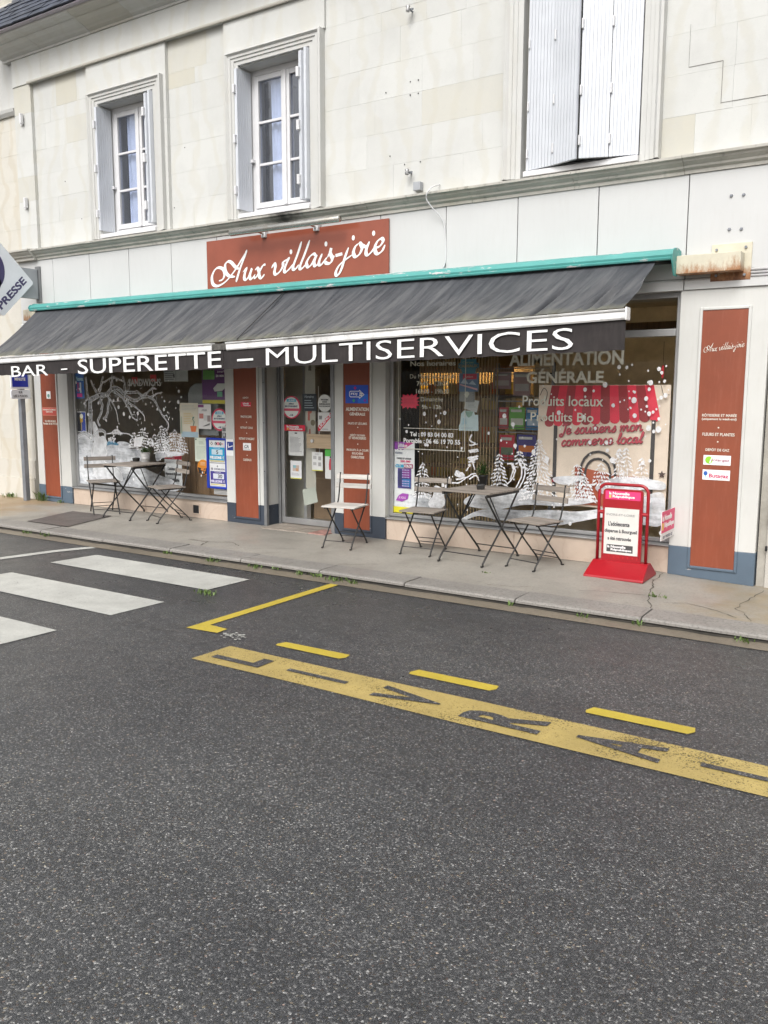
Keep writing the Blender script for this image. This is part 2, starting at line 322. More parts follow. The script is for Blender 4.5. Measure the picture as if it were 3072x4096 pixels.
T={"aux":[[[-7139,2849],[-7079,2864],[-7048,2918],[-7067,2972],[-7134,2997],[-7198,2974],[-7244,2901],[-7229,2820],[-7151,2795],[-7034,2834],[-6906,2930],[-6790,3047],[-6700,3152]],[[-6700,3155],[-6749,3066],[-6813,2953],[-6872,2818]],[[-6823,2961],[-6879,2987],[-6934,3036],[-6985,3052],[-7028,3021],[-7026,2946],[-6973,2893],[-6883,2878]],[[-6767,2920],[-6717,2958],[-6743,2896],[-6748,2852],[-6720,2837],[-6679,2870],[-6633,2951],[-6663,2880],[-6656,2842],[-6623,2848],[-6583,2885]],[[-6585,2929],[-6553,2948],[-6530,2915],[-6524,2859],[-6492,2839],[-6448,2876]],[[-6430,2977],[-6470,2968],[-6523,2903],[-6571,2851],[-6607,2850]],[[-6350,2933],[-6310,2976],[-6295,2944],[-6308,2887],[-6285,2863],[-6231,2889],[-6188,2943],[-6187,2989]],[[-6187,2985],[-6134,3002],[-6106,3014],[-6150,2940],[-6166,2894],[-6144,2878],[-6094,2907],[-6041,2953]],[[-5923,3175],[-5974,3060],[-6034,2945],[-6042,2903],[-6012,2897],[-5963,2940]],[[-5817,3181],[-5882,3052],[-5945,2938],[-5953,2901],[-5923,2899],[-5867,2939]],[[-5732,3015],[-5768,3034],[-5823,3005],[-5860,2950],[-5842,2907],[-5791,2933],[-5725,3022],[-5756,2956],[-5751,2914],[-5719,2920],[-5683,2953]],[[-5650,3027],[-5686,2964],[-5694,2923],[-5665,2916],[-5626,2948],[-5586,2986]],[[-5586,2986],[-5547,3038],[-5536,3075],[-5547,3024],[-5523,2968],[-5548,2926],[-5597,2927],[-5611,2950]],[[-5530,2952],[-5495,2995]],[[-5311,3061],[-5356,2968],[-5398,2863],[-5437,2803],[-5468,2797],[-5471,2833],[-5429,2892],[-5342,2946],[-5257,2987]],[[-5186,3090],[-5230,3062],[-5253,3005],[-5230,2963],[-5179,2983],[-5146,3041],[-5166,3086],[-5186,3090]],[[-5152,3071],[-5102,3051],[-5076,3067]],[[-5052,3097],[-5089,3026],[-5092,2981],[-5066,2968],[-5026,2994],[-4993,3028]],[[-4993,3026],[-4931,3041],[-4892,3085],[-4908,3112],[-4954,3093],[-4986,3041],[-4980,2987],[-4947,2969],[-4898,2996],[-4866,3049]]],"auxdots":[[[-6074,3082],[-5604,3122],[-5255,3151],[-5005,3173]],[[-5481,2994],[-5394,3006]]],"branch":[[[-9706,968],[-9685,1114],[-9672,1250],[-9671,1376],[-9657,1476],[-9585,1512]],[[-9698,1484],[-9719,1583],[-9726,1682],[-9736,1789]],[[-9599,1507],[-9472,1544],[-9322,1557],[-9237,1619],[-9155,1644],[-9052,1611],[-8976,1550],[-8862,1499],[-8760,1482],[-8644,1526],[-8518,1526],[-8409,1476],[-8351,1392],[-8293,1317],[-8235,1259],[-8178,1193],[-8193,1125]],[[-9172,1593],[-9030,1524],[-8944,1437],[-8872,1334],[-8837,1265],[-8736,1228]],[[-8987,1585],[-8819,1585],[-8716,1585],[-8637,1524]],[[-8925,1542],[-8904,1455],[-8790,1404],[-8704,1354],[-8630,1303],[-8609,1226]],[[-8644,1526],[-8540,1586],[-8450,1637],[-8376,1628]],[[-8493,1527],[-8392,1561],[-8268,1586]],[[-9484,1575],[-9421,1699],[-9388,1787]],[[-9525,1575],[-9588,1664],[-9638,1744]],[[-9393,1707],[-9255,1760],[-9146,1789]],[[-9235,1654],[-9210,1733],[-9193,1790]],[[-8949,1576],[-8961,1697],[-9002,1788]],[[-9174,1776],[-9044,1741],[-8979,1723]],[[-9310,1531],[-9233,1470],[-9171,1382],[-9136,1313],[-9118,1207]],[[-9233,1470],[-9113,1469],[-8994,1480]],[[-9264,1505],[-9304,1407],[-9324,1310],[-9411,1228]],[[-9475,1495],[-9423,1415],[-9461,1299],[-9523,1199],[-9479,1137]],[[-9663,978],[-9829,1037],[-9985,959]],[[-9634,997],[-9531,1073],[-9401,1067],[-9392,996]],[[-9762,1375],[-9763,1457],[-9711,1493]]],"bank1":[[[-9990,792],[-9653,919],[-9338,876],[-9129,765],[-8947,709],[-8704,633],[-8343,539],[-8125,491],[-8082,357],[-8836,357],[-9620,372],[-9966,327]],[[-9364,893],[-9175,896],[-8938,860],[-8679,863],[-8582,826],[-8585,722],[-8960,709],[-9129,762],[-9272,843]],[[-8416,839],[-8181,855],[-7941,846],[-7955,812],[-8184,787],[-8308,764],[-8421,720]],[[-9999,959],[-9814,1042],[-9634,988],[-9638,934],[-9975,802]],[[-9145,941],[-8986,946],[-8890,906],[-8899,866],[-9004,866],[-9141,892]]],"figure1":[[[-9610,1200],[-9540,1108],[-9506,997],[-9423,1008],[-9359,934],[-9376,888],[-9392,852],[-9368,794],[-9424,670],[-9296,644],[-9138,576],[-9087,498],[-9121,420],[-9531,417],[-9638,481],[-9671,622],[-9676,796],[-9618,943],[-9625,1088]]],"scarf1":[[[-9364,929],[-9274,950],[-9142,919],[-9150,895],[-9277,901],[-9360,887]]],"stone1":[[[-8817,1005],[-8649,1031],[-8694,895],[-8843,890]]],"hill1":[[[-9389,1036],[-9273,1051],[-9111,1057],[-8953,1053],[-8863,1025]],[[-9382,1036],[-9394,960]]],"shrub1":[[[-8679,870],[-8663,1156],[-8563,1012]],[[-8322,845],[-8305,1203],[-8185,1024]],[[-8084,854],[-8071,1153],[-7957,1031]],[[-8832,890],[-8827,1100],[-8748,1007]],[[-8449,921],[-8441,1080],[-8382,1018]],[[-8517,928],[-8512,1027],[-8465,972]],[[-8254,852],[-8239,1175],[-8185,1024]],[[-9165,1056],[-9160,1127],[-9070,1085]],[[-9266,946],[-9261,1017],[-9209,992]],[[-7952,864],[-7942,1115],[-7862,1034]]],"leaf1":[[[-9104,1181],[-8697,1250],[-8674,1199],[-8739,1172],[-8479,1186],[-8162,1277],[-8108,1262],[-8165,1328],[-8855,1404],[-8657,1637],[-8147,1470],[-8776,1667]]],"fir2":[[[-4482,544],[-4486,913],[-4374,607]],[[-3623,726],[-3630,1040],[-3544,801]],[[-3414,894],[-3419,1079],[-3350,940]],[[-3210,620],[-3226,1198],[-3032,754]],[[-2807,639],[-2845,976],[-2660,726]],[[-2614,780],[-2622,994],[-2518,836]],[[-2451,857],[-2466,1132],[-2412,933]],[[-2383,860],[-2399,1142],[-2336,929]],[[-2247,868],[-2259,1056],[-2206,927]],[[-2744,635],[-2770,839],[-2649,676]]],"bank2":[[[-3972,567],[-3647,662],[-3354,681],[-3163,623],[-2932,622],[-2762,642],[-2674,631],[-2708,603],[-2975,553],[-3350,538],[-3643,471],[-3970,483]],[[-4031,347],[-3794,459],[-3349,485],[-3066,511],[-2794,519],[-2449,605],[-2219,701],[-2059,728],[-2055,470],[-2208,441],[-2530,489],[-3061,361],[-3443,369],[-3641,370],[-3844,390],[-4030,319]],[[-2661,760],[-2501,845],[-2333,859],[-2169,848],[-2055,826],[-2060,765],[-2246,753],[-2452,672],[-2624,703]],[[-3076,813],[-2912,839],[-2761,839],[-2910,762],[-3037,763]],[[-4676,531],[-4416,554],[-4372,478],[-4329,425],[-4554,399],[-4686,417]],[[-4720,547],[-4415,549],[-4426,493],[-4709,501]]],"swirl2":[[[-3931,1188],[-3950,1134],[-3889,1101],[-3959,1081],[-3860,1097]],[[-3963,1027],[-3859,1045],[-3952,1014],[-3853,1027]],[[-3971,956],[-3853,983],[-3956,943],[-3857,956],[-3966,916],[-3886,924]],[[-3916,914],[-3894,844]],[[-4104,734],[-4003,757],[-3923,798],[-3874,809]],[[-4186,697],[-4063,709],[-3983,767]],[[-3523,928],[-3480,908],[-3460,849],[-3500,760],[-3546,722]],[[-3499,929],[-3479,856],[-3514,768]],[[-3439,962],[-3388,947],[-3358,888],[-3369,793],[-3427,677],[-3444,620]],[[-3425,950],[-3395,887],[-3402,791],[-3487,630]],[[-3984,830],[-3960,867]],[[-3953,751],[-3874,791],[-3843,740]],[[-4096,824],[-4074,780],[-4034,810],[-4003,775]]],"deer2":[[[-4347,655],[-4289,654],[-4220,617],[-4235,562],[-4213,499],[-4244,451],[-4286,420],[-4349,424],[-4402,439],[-4414,484],[-4361,562]],[[-4114,778],[-4095,829],[-4043,809],[-4002,780],[-4032,756]]],"pane_sandw":[-8892,-8290,1662,1756],"blue_poster":[-10024,-9786,1496,1782],"beer":[-10008,-9785,1048,1324],"tarif":[-10025,-9666,332,793],"nr_head":[-8334,-8138,730,783],"nr_paper":[-8381,-8074,332,715],"fetiche":[-7588,-7220,1456,1866],"dome":[-7884,-7388,1072,1695],"cream":[-7967,-7652,1044,1460],"white":[-7656,-7438,1151,1447],"m18":[-7434,-7177,1134,1394],"greenpaper":[-7725,-7500,754,1042],"orange4g":[-7684,-7492,589,767],"loto":[-7506,-7203,440,1047],"lotoA":[-7458,-7214,752,1021],"lotoB":[-7464,-7218,457,740],"loto5":[-7412,-7245,846,912],"loto30":[-7404,-7241,562,623],"top_notice":[-8242,-7822,1726,1827],"labels":[-7423,-7214,374,436],"cig":[-7116,-6971,854,1046],"planks":[-8446,-8030,222,1047],"nos":[-4640,-4118,1856,1906],"mardi":[-4643,-4131,1734,1776],"h1":[-4562,-4194,1660,1706],"h2":[-4570,-4190,1582,1630],"dim":[-4513,-4258,1505,1549],"h3":[-4500,-4276,1428,1472],"tel":[-4639,-4134,1150,1197],"port":[-4716,-4056,1082,1132],"starbox":[-4768,-4540,1424,1582],"cadeaux":[-4095,-3872,1780,1916],"p_a":[-4088,-3873,1604,1783],"p_b":[-4083,-3915,1505,1623],"p_c":[-4032,-3866,1400,1538],"p_d":[-4086,-3870,1222,1420],"frm":[-4780,-4004,1020,1924],"fline":[-4717,-4081,1228,1241],"illiko":[-4884,-4590,321,1089],"alim":[-3545,-2452,1840,1968],"gen":[-3366,-2626,1681,1814],"loc":[-3400,-2622,1474,1568],"bio":[-3315,-2706,1333,1416],"big":[-3243,-2060,762,1660],"je":[-3056,-2250,1199,1312],"com":[-3042,-2255,1106,1199],"bigaw":[-3166,-2140,1323,1660],"poleL":[-3102,-3057,833,1334],"poleR":[-2209,-2169,882,1422],"mg1":[-3988,-3882,1218,1443],"mg2":[-3869,-3695,1216,1445],"mg3":[-3682,-3531,1214,1441],"mg4":[-3974,-3803,896,1158],"mg5":[-3778,-3561,942,1165],"mgt1":[-4069,-3859,1632,1808],"mgt2":[-3832,-3642,1562,1806],"bars":[-4944,-4017,922,1948],"blackL":[-5228,-4944,897,1959],"beam":[-4930,-4125,1240,1350],"yel1":[-5778,-5627,1560,1742],"yel2":[-5457,-5262,1562,1740],"yel3":[-4962,-4828,1572,1852],"d18":[-6464,-6190,1293,1552],"dNR":[-6434,-6128,1155,1224],"dpap1":[-6374,-6155,874,1151],"dpap2":[-6350,-6188,607,815],"dblack":[-6165,-5964,1384,1575],"ddisc":[-5940,-5744,1377,1567],"dlic":[-5945,-5753,1168,1372],"dwood":[-6089,-5738,970,1129],"dqr":[-6036,-5883,714,925],"dgreen":[-5852,-5741,634,965],"dtrans":[-6188,-5967,300,528],"dstrip":[-6169,-6007,500,1872],"dleaf":[-6490,-6288,63,1838],"FDJ":[-5376,-5086,1480,1669],"alimg":[-5372,-5081,1400,1438],"gene":[-5325,-5126,1353,1390],"fruits":[-5346,-5103,1258,1287],"depot":[-5319,-5129,1136,1162],"vienn":[-5334,-5114,1104,1131],"prod":[-5364,-5083,980,1008],"bouch":[-5293,-5152,944,967],"charc":[-5308,-5138,903,930],"r2dep":[-6828,-6742,1519,1542],"r2nr":[-6862,-6706,1427,1480],"r2pho":[-6866,-6701,1300,1326],"r2col":[-6874,-6687,1176,1200],"r2arg":[-6900,-6662,1049,1076],"r2ca":[-6840,-6718,928,1012],"r2cad":[-6841,-6714,806,832],"rot":[-1744,-1474,1404,1431],"uni":[-1745,-1474,1370,1396],"fle":[-1734,-1482,1247,1272],"gaz":[-1702,-1516,1122,1148],"ant":[-1715,-1500,1008,1088],"but":[-1716,-1500,884,968],"aux2":[-1760,-1444,1938,1992],"lpic":[-10454,-10358,1495,1597],"lliv":[-10560,-10246,1266,1374],"ltel":[-10518,-10278,1174,1202],"lport":[-10554,-10246,1140,1169]}
# ------------------------------------------------------------------ geometry helpers
ROOT = {}          # object -> world offset of its top-level thing
def put(name, me, parent=None, base=None):
    o = bpy.data.objects.new(name, me); col.objects.link(o)
    if parent is not None:
        o.parent = parent; ROOT[o.name] = ROOT.get(parent.name, Vector((0, 0, 0)))
    else:
        b = Vector(base or (0, 0, 0)); o.location = b; ROOT[o.name] = b
    return o
def tag(o, label=None, cat=None, group=None, kind=None):
    if label: o['label'] = label
    if cat: o['category'] = cat
    if group: o['group'] = group
    if kind: o['kind'] = kind
    return o
def thing(name, label, cat, base=(0, 0, 0), rz=0., group=None, kind=None):
    o = put(name, None, None, base); o.empty_display_size = .1; o.rotation_euler.z = rz
    return tag(o, label, cat, group, kind)
class MB:
    def __init__(s): s.v = []; s.f = []
    def add(s, vs, fs):
        n = len(s.v); s.v += [tuple(p) for p in vs]; s.f += [tuple(i+n for i in f) for f in fs]; return s
    def box(s, x0, x1, y0, y1, z0, z1):
        if x0 > x1: x0, x1 = x1, x0
        if y0 > y1: y0, y1 = y1, y0
        if z0 > z1: z0, z1 = z1, z0
        return s.add([(x0, y0, z0), (x1, y0, z0), (x1, y1, z0), (x0, y1, z0), (x0, y0, z1), (x1, y0, z1), (x1, y1, z1), (x0, y1, z1)],
                     [(0, 3, 2, 1), (4, 5, 6, 7), (0, 1, 5, 4), (1, 2, 6, 5), (2, 3, 7, 6), (3, 0, 4, 7)])
    def hexa(s, p):      # 8 corners, bottom ring then top ring
        return s.add(p, [(0, 3, 2, 1), (4, 5, 6, 7), (0, 1, 5, 4), (1, 2, 6, 5), (2, 3, 7, 6), (3, 0, 4, 7)])
    def tube(s, pts, r, n=8, closed=False, flat=1.):
        P = [Vector(p) for p in pts]; rings = []
        ref = Vector((0, 0, 1))
        for i, p in enumerate(P):
            a = P[i-1] if (i or closed) else P[i]; b = P[(i+1) % len(P)] if (i < len(P)-1 or closed) else P[i]
            t = (b-a).normalized()
            k = ref if abs(t.dot(ref)) < .95 else Vector((1, 0, 0))
            u = t.cross(k).normalized(); w = t.cross(u).normalized()
            rr = r[i] if isinstance(r, (list, tuple)) else r
            rings.append([p + (u*math.cos(2*math.pi*j/n) + w*math.sin(2*math.pi*j/n)*flat)*rr for j in range(n)])
        vs = [q for g in rings for q in g]; fs = []
        m = len(rings)
        for i in range(m if closed else m-1):
            for j in range(n):
                a = i*n+j; b = i*n+(j+1) % n; c = ((i+1) % m)*n+(j+1) % n; d = ((i+1) % m)*n+j
                fs.append((a, b, c, d))
        if not closed: fs += [tuple(range(n))[::-1], tuple(range((m-1)*n, m*n))]
        return s.add(vs, fs)
    def extrude_x(s, prof, x0, x1):          # closed profile in (y, z)
        n = len(prof)
        vs = [(x0, y, z) for y, z in prof] + [(x1, y, z) for y, z in prof]
        fs = [(i, (i+1) % n, n+(i+1) % n, n+i) for i in range(n)] + [tuple(range(n))[::-1], tuple(range(n, 2*n))]
        return s.add(vs, fs)
    def prism(s, pts, y0, y1):               # outline in (x, z), thickness along y
        n = len(pts)
        return s.add([(x, y0, z) for x, z in pts] + [(x, y1, z) for x, z in pts],
                     [tuple(range(n)), tuple(range(n, 2*n))[::-1]] + [(i, n+i, n+(i+1) % n, (i+1) % n) for i in range(n)])
    def disc(s, x, z, rx, rz, y0, y1, n=20):
        return s.prism([(x+rx*math.cos(2*math.pi*k/n), z+rz*math.sin(2*math.pi*k/n)) for k in range(n)], y0, y1)
    def lathe(s, c, prof, n=24):
        vs = []; fs = []
        for r, z in prof: vs += [(c[0]+r*math.cos(2*math.pi*k/n), c[1]+r*math.sin(2*math.pi*k/n), c[2]+z) for k in range(n)]
        for i in range(len(prof)-1):
            for k in range(n): fs.append((i*n+k, i*n+(k+1) % n, (i+1)*n+(k+1) % n, (i+1)*n+k))
        fs += [tuple(range(n))[::-1], tuple(range((len(prof)-1)*n, len(prof)*n))]
        return s.add(vs, fs)
    def ribbon(s, pts, wid, y, step=.00004):    # flat brush stroke in the (x, z) plane
        n = len(pts); L = []; Rr = []
        for i, (x, z) in enumerate(pts):
            a = pts[max(0, i-1)]; b = pts[min(n-1, i+1)]
            d = Vector((b[0]-a[0], b[1]-a[1]));
            if d.length < 1e-9: d = Vector((1, 0))
            d.normalize(); w = (wid(i/(n-1), d) if callable(wid) else wid)/2
            yi = y-step*i; L.append((x-d.y*w, yi, z+d.x*w)); Rr.append((x+d.y*w, yi, z-d.x*w))
        vs = L+Rr
        return s.add(vs, [(i+1, i, n+i, n+i+1) for i in range(n-1)])
    def build(s, name, mat, parent=None, base=None, smooth=False, bevel=0., local=False, seg=2):
        off = Vector((0, 0, 0)) if local else (ROOT.get(parent.name, Vector()) if parent is not None else Vector(base or (0, 0, 0)))
        me = bpy.data.meshes.new(name)
        me.from_pydata([(x-off.x, y-off.y, z-off.z) for x, y, z in s.v], [], s.f); me.update()
        if mat is not None: me.materials.append(mat)
        if smooth:
            for p in me.polygons: p.use_smooth = True
        o = put(name, me, parent, base)
        if bevel:
            b = o.modifiers.new('bevel', 'BEVEL'); b.width = bevel; b.segments = seg; b.limit_method = 'ANGLE'
        return o
def spline(pts, k=6, closed=False):
    P = [Vector(p) for p in pts]; n = len(P); out = []
    for i in range(n if closed else n-1):
        g = (lambda j: P[j % n]) if closed else (lambda j: P[min(max(j, 0), n-1)])
        a, b, c, d = g(i-1), g(i), g(i+1), g(i+2)
        for j in range(k):
            t = j/k
            out.append(tuple(.5*((2*b)+(c-a)*t+(2*a-5*b+4*c-d)*t*t+(3*b-a-3*c+d)*t**3)))
    if not closed: out.append(tuple(P[-1]))
    return out
def mm(l): return [(a/1000, b/1000) for a, b in l]
def tri_poly(name, pts, y, mat, parent):
    """flat filled outline in the (x, z) plane"""
    off = ROOT.get(parent.name, Vector())
    bm = bmesh.new(); vs = [bm.verts.new((x-off.x, y-off.y, z-off.z)) for x, z in pts]
    f = bm.faces.new(vs); f.normal_update()
    if f.normal.y > 0: f.normal_flip()
    bmesh.ops.triangulate(bm, faces=[f], ngon_method='EAR_CLIP')
    me = bpy.data.meshes.new(name); bm.to_mesh(me); bm.free(); me.materials.append(mat)
    return put(name, me, parent)
# --- lettering: the built-in font turned into mesh and fitted to a box
_gl = {}
def glyphs(body, bold, thick=.02, spacing=1.):
    key = (body, bold, spacing)
    if key in _gl: return _gl[key]
    cu = bpy.data.curves.new('t', 'FONT'); cu.body = body; cu.size = 1; cu.offset = bold; cu.extrude = thick; cu.resolution_u = 3
    cu.space_character = spacing; cu.align_x = 'LEFT'
    o = bpy.data.objects.new('t', cu); me = bpy.data.meshes.new_from_object(o)
    bpy.data.objects.remove(o); bpy.data.curves.remove(cu)
    vs = [tuple(v.co) for v in me.vertices]; fs = [tuple(p.vertices) for p in me.polygons]
    bpy.data.meshes.remove(me)
    xs = [v[0] for v in vs]; ys = [v[1] for v in vs]
    r = (vs, fs, min(xs), max(xs), min(ys), max(ys)); _gl[key] = r; return r
def text(body, x0, x1, z0, z1, y, mat, parent, bold=.0, tilt=0., shear=0., frame=None, name='lettering', local=False, spacing=1.):
    """frame maps (s, t, d): s along reading direction, t up, d out of the surface; default is the street facade"""
    vs, fs, a, b, c, d = glyphs(body, bold, .02, spacing)
    m = MB(); out = []
    fr = frame or (lambda s, t, dd: (s, y-dd, t))
    for (px, py, pz) in vs:
        u = (px-a)/(b-a); v = (py-c)/max(1e-6, d-c)
        out.append(fr(x0+u*(x1-x0)+shear*v*(z1-z0), z0+v*(z1-z0)+tilt*u, .0012*(1 if pz > 0 else 0)))
    m.add(out, fs)
    return m.build(name, mat, parent, local=local)
def rect_on(parent, name, x0, x1, z0, z1, y, mat, th=.001, local=False):
    return MB().box(x0, x1, y, y+th, z0, z1).build(name, mat, parent, local=local)

# ------------------------------------------------------------------ the setting: road, kerb, pavement
def grid_sheet(name, xs, ys, zf, mat, kind='structure'):
    m = MB(); nx, ny = len(xs), len(ys)
    m.add([(x, y, zf(x, y)) for y in ys for x in xs], [(j*nx+i, j*nx+i+1, (j+1)*nx+i+1, (j+1)*nx+i) for j in range(ny-1) for i in range(nx-1)])
    return tag(m.build(name, mat), kind=kind)
ground = tag(MB().box(-300, 300, -300, 300, -.3, -.06).build('ground', PAVE), kind='structure')
road = grid_sheet('road', [-60, -20, -8, -4, 0, 4, 20, 60], [-14, -9, -6, -4, -2.5, -1.735], lambda x, y: 0, ASPHALT)
def gz(y): return .004 + (y+1.765)/(.165)*.016
gut = grid_sheet('gutter', [-60]+[x*.97-12 for x in range(0, 16)]+[60], [-1.765, -1.72, -1.66, -1.57], lambda x, y: gz(y), GUTTER)
def pz(x, y):
    d = min(1, max(0, (x+2.3)/1.0)); t = (y+1.32)/1.32
    return .060 + t*(.012-.045*d)
pave = grid_sheet('pavement', [-60, -30]+[-14+.4*i for i in range(40)]+[8, 60], [-1.335, -1.0, -.7, -.4, -.1, .2, .5], pz, PAVE)
kerb = tag(put('kerb', None), kind='structure')
KX = [-15.5, -14.5, -13.4, -12.4, -11.45, -10.45, -9.45, -8.42, -7.36, -6.36, -5.42, -4.5, -3.63, -2.65, -1.70, -.72, .25, 1.2, 2.2, 3.2]
for a, b in zip(KX, KX[1:]):
    m = MB(); w = .006; d1, d2 = random.uniform(-.004, .004), random.uniform(-.004, .004)
    m.extrude_x([(-1.575, -.05), (-1.585, .026), (-1.618, .034), (-1.618, .050), (-1.606, .060), (-1.585, .064), (-1.34, .066+d2), (-1.327, .058), (-1.327, -.05)], a+w, b-w)
    o = m.build('kerb_stone', KERB, kerb); o.location.z = d1*.5
# ---- paint on the road (thin sheets)
def sheet(name, pts, z, mat, parent, label=None):
    m = MB(); m.add([(x, y, z) for x, y in pts], [tuple(range(len(pts)))])
    o = m.build(name, mat, parent)
    if label: o['label'] = label
    return o
for k, y1 in enumerate((-2.02, -2.98, -3.93, -4.90)):
    sheet('crosswalk_stripe', [(-7.0+.06*k, y1-.49), (-4.96, y1-.49), (-4.94, y1), (-6.95+.06*k, y1)], .004, WHITE_ROAD, road, 'white crosswalk stripe painted on the asphalt')
ws = [(-7.62, -2.9), (-7.58, -2.7), (-7.52, -2.4), (-7.46, -2.1), (-7.36, -1.85), (-7.31, -1.77)]
sheet('edge_line', [(x-.05, y+.02*random.random()) for x, y in ws]+[(x+.06, y-.02) for x, y in reversed(ws)], .004, WHITE_ROAD, road, 'thin wobbly white line beyond the crosswalk')
sheet('bay_corner_line', [(-4.268, -1.76), (-4.268, -3.40), (-4.0, -3.375), (-4.008, -3.27), (-4.182, -3.255), (-4.182, -1.76)], .004, YELLOW_NEW, road, 'bright yellow corner line of the delivery bay')
for x0, x1, yy in ((-3.48, -2.98, -3.28), (-2.482, -1.973, -3.285), (-1.426, -.925, -3.30), (-.40, .1, -3.31)):
    j = random.uniform(-.006, .006)
    sheet('bay_dash', [(x0-.01+j, yy-.094), (x1-.012, yy-.092+j), (x1+.012, yy-.05), (x1, yy+.004), (x0, yy+j), (x0-.022, yy-.06)], .004, YELLOW_NEW, road, 'short bright yellow dash along the delivery bay')
band = sheet('lettering_band', [(-3.735, -3.865), (-2.8, -3.86), (-1.9, -3.875), (-.9, -3.87), (2.0, -3.88), (2.0, -3.62), (-.9, -3.555), (-1.9, -3.545), (-2.8, -3.55), (-3.72, -3.545)], .0035, YELLOW_OLD, road, 'worn ochre band with stencilled letters')
for ch, x0, x1, wy in (('L', -3.65, -3.28, .15), ('I', -3.11, -2.69, .04), ('V', -2.48, -2.10, .18), ('R', -1.945, -1.525, .18), ('A', -1.36, -.96, .185), ('I', -.80, -.38, .04), ('S', -.2, .2, .18)):
    # letters stand with their tops towards the crossing: up = -x, right = +y
    yc = -3.71
    text(ch, yc-wy/2, yc+wy/2, -x1, -x0, 0, ASPHALT, band, bold=.035, frame=lambda s, t, d: (-t, s, .0075+d*.3), name='stencil_letter')
random.seed(3)
m = MB()
for i in range(46):
    x, y = random.gauss(-3.86, .055), random.gauss(-3.36, .03); r = random.uniform(.006, .016)
    m.add([(x+r*math.cos(t)*random.uniform(.6, 1.2), y+r*math.sin(t)*random.uniform(.6, 1.2), .0045) for t in [k*math.pi/3 for k in range(6)]], [(0, 1, 2, 3, 4, 5)])
m.build('paint_speckle', WHITE_ROAD, road)['label'] = 'remains of white paint beside the yellow corner'
# ---- cracks and joints in the pavement: narrow dark grooves
pass
CRACK = plain('crack_dirt', (.095, .085, .068), .95, .3)
def crack(pts, w=.008, name='crack'):
    P = []
    for a, b in zip(pts, pts[1:]):
        for k in range(5):
            t = k/5; P.append((a[0]+(b[0]-a[0])*t+random.uniform(-1, 1)*.012, a[1]+(b[1]-a[1])*t+random.uniform(-1, 1)*.012))
    P.append(pts[-1])
    m = MB(); n = len(P); vs = []
    for i, (x, y) in enumerate(P):
        ww = w*random.uniform(.2, .85)/2; a = P[max(0, i-1)]; b = P[min(n-1, i+1)]; d = Vector((b[0]-a[0], b[1]-a[1])).normalized()
        vs += [(x-d.y*ww, y+d.x*ww, pz(x, y)+.0025), (x+d.y*ww, y-d.x*ww, pz(x, y)+.0025)]
    m.add(vs, [(2*i, 2*i+1, 2*i+3, 2*i+2) for i in range(n-1)]); m.build(name, CRACK, pave)
KERB_SHADE = plain('kerb_shade', (.045, .04, .032), .9, .5, 12)  # dark strip painting the shadow line at the foot of the kerb
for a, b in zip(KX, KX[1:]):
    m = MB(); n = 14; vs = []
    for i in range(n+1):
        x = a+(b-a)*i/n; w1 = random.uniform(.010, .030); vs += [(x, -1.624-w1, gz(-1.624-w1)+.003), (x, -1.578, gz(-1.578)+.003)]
    m.add(vs, [(2*i, 2*i+2, 2*i+3, 2*i+1) for i in range(n)]); m.build('shade_line', KERB_SHADE, gut)
crack([(-1.72, -1.32), (-1.85, -.95), (-1.93, -.55), (-1.98, -.35), (-1.99, -.05)], .014)
crack([(-1.86, -.93), (-2.15, -1.0), (-2.35, -1.08)], .008)
crack([(-1.7, -1.1), (-1.55, -1.0), (-1.3, -1.12), (-1.15, -1.25)], .012)
crack([(-1.22, -.95), (-1.2, -.5), (-1.17, -.12)], .012)
crack([(-1.22, -.95), (-1.12, -1.1), (-1.05, -1.3)], .01)
crack([(-6.62, -1.1), (-6.35, -1.12), (-6.1, -1.0), (-5.9, -1.12)], .016); crack([(-6.35, -1.1), (-6.25, -1.3)], .02)
crack([(-5.75, -1.2), (-5.6, -1.05), (-5.3, -.9)], .008); crack([(-5.5, -1.32), (-5.35, -1.15)], .014); crack([(-4.55, -1.3), (-4.35, -1.2), (-4.25, -1.1)], .012)
crack([(-9.5, -1.3), (-9.35, -1.1), (-9.3, -.5)], .01)
crack([(-3.05, -1.28), (-2.8, -1.22), (-2.72, -1.16)], .01)
for a, b in ((-10.7, -10.0), (-10.0, -8.6), (-8.6, -7.15), (-7.1, -6.5), (-4.9, -3.4), (-3.4, -1.98), (-1.96, -1.27)):
    crack([(a, -.012), ((a+b)/2, -.02), (b, -.012)], .014)
# ---- weeds along the gutter and the walls
def tuft(x, y, z, r, n, label, group, hmax=.06, base_mat=None):
    m = MB()
    for k in range(n):
        a = random.uniform(0, 6.283); rr = r*random.random(); px, py = x+rr*math.cos(a)*1.5, y+rr*math.sin(a)*.6
        h = hmax*random.uniform(.4, 1); lean = random.uniform(.2, .9)*h; w = random.uniform(.003, .008); a2 = random.uniform(0, 6.283)
        tx, ty = px+lean*math.cos(a2), py+lean*math.sin(a2); nx, ny = -math.sin(a2)*w, math.cos(a2)*w
        mx, my = px+lean*.45*math.cos(a2), py+lean*.45*math.sin(a2)
        m.add([(px-nx*.4, py-ny*.4, z), (px+nx*.4, py+ny*.4, z), (mx+nx, my+ny, z+h*.7), (mx-nx, my-ny, z+h*.7), (tx, ty, z+h)], [(0, 1, 2, 3), (3, 2, 4)])
    tag(m.build('weed_tuft', base_mat or WEED, None, (x, y, z)), label, 'weed', group)
WG = 'weeds growing along the kerb'
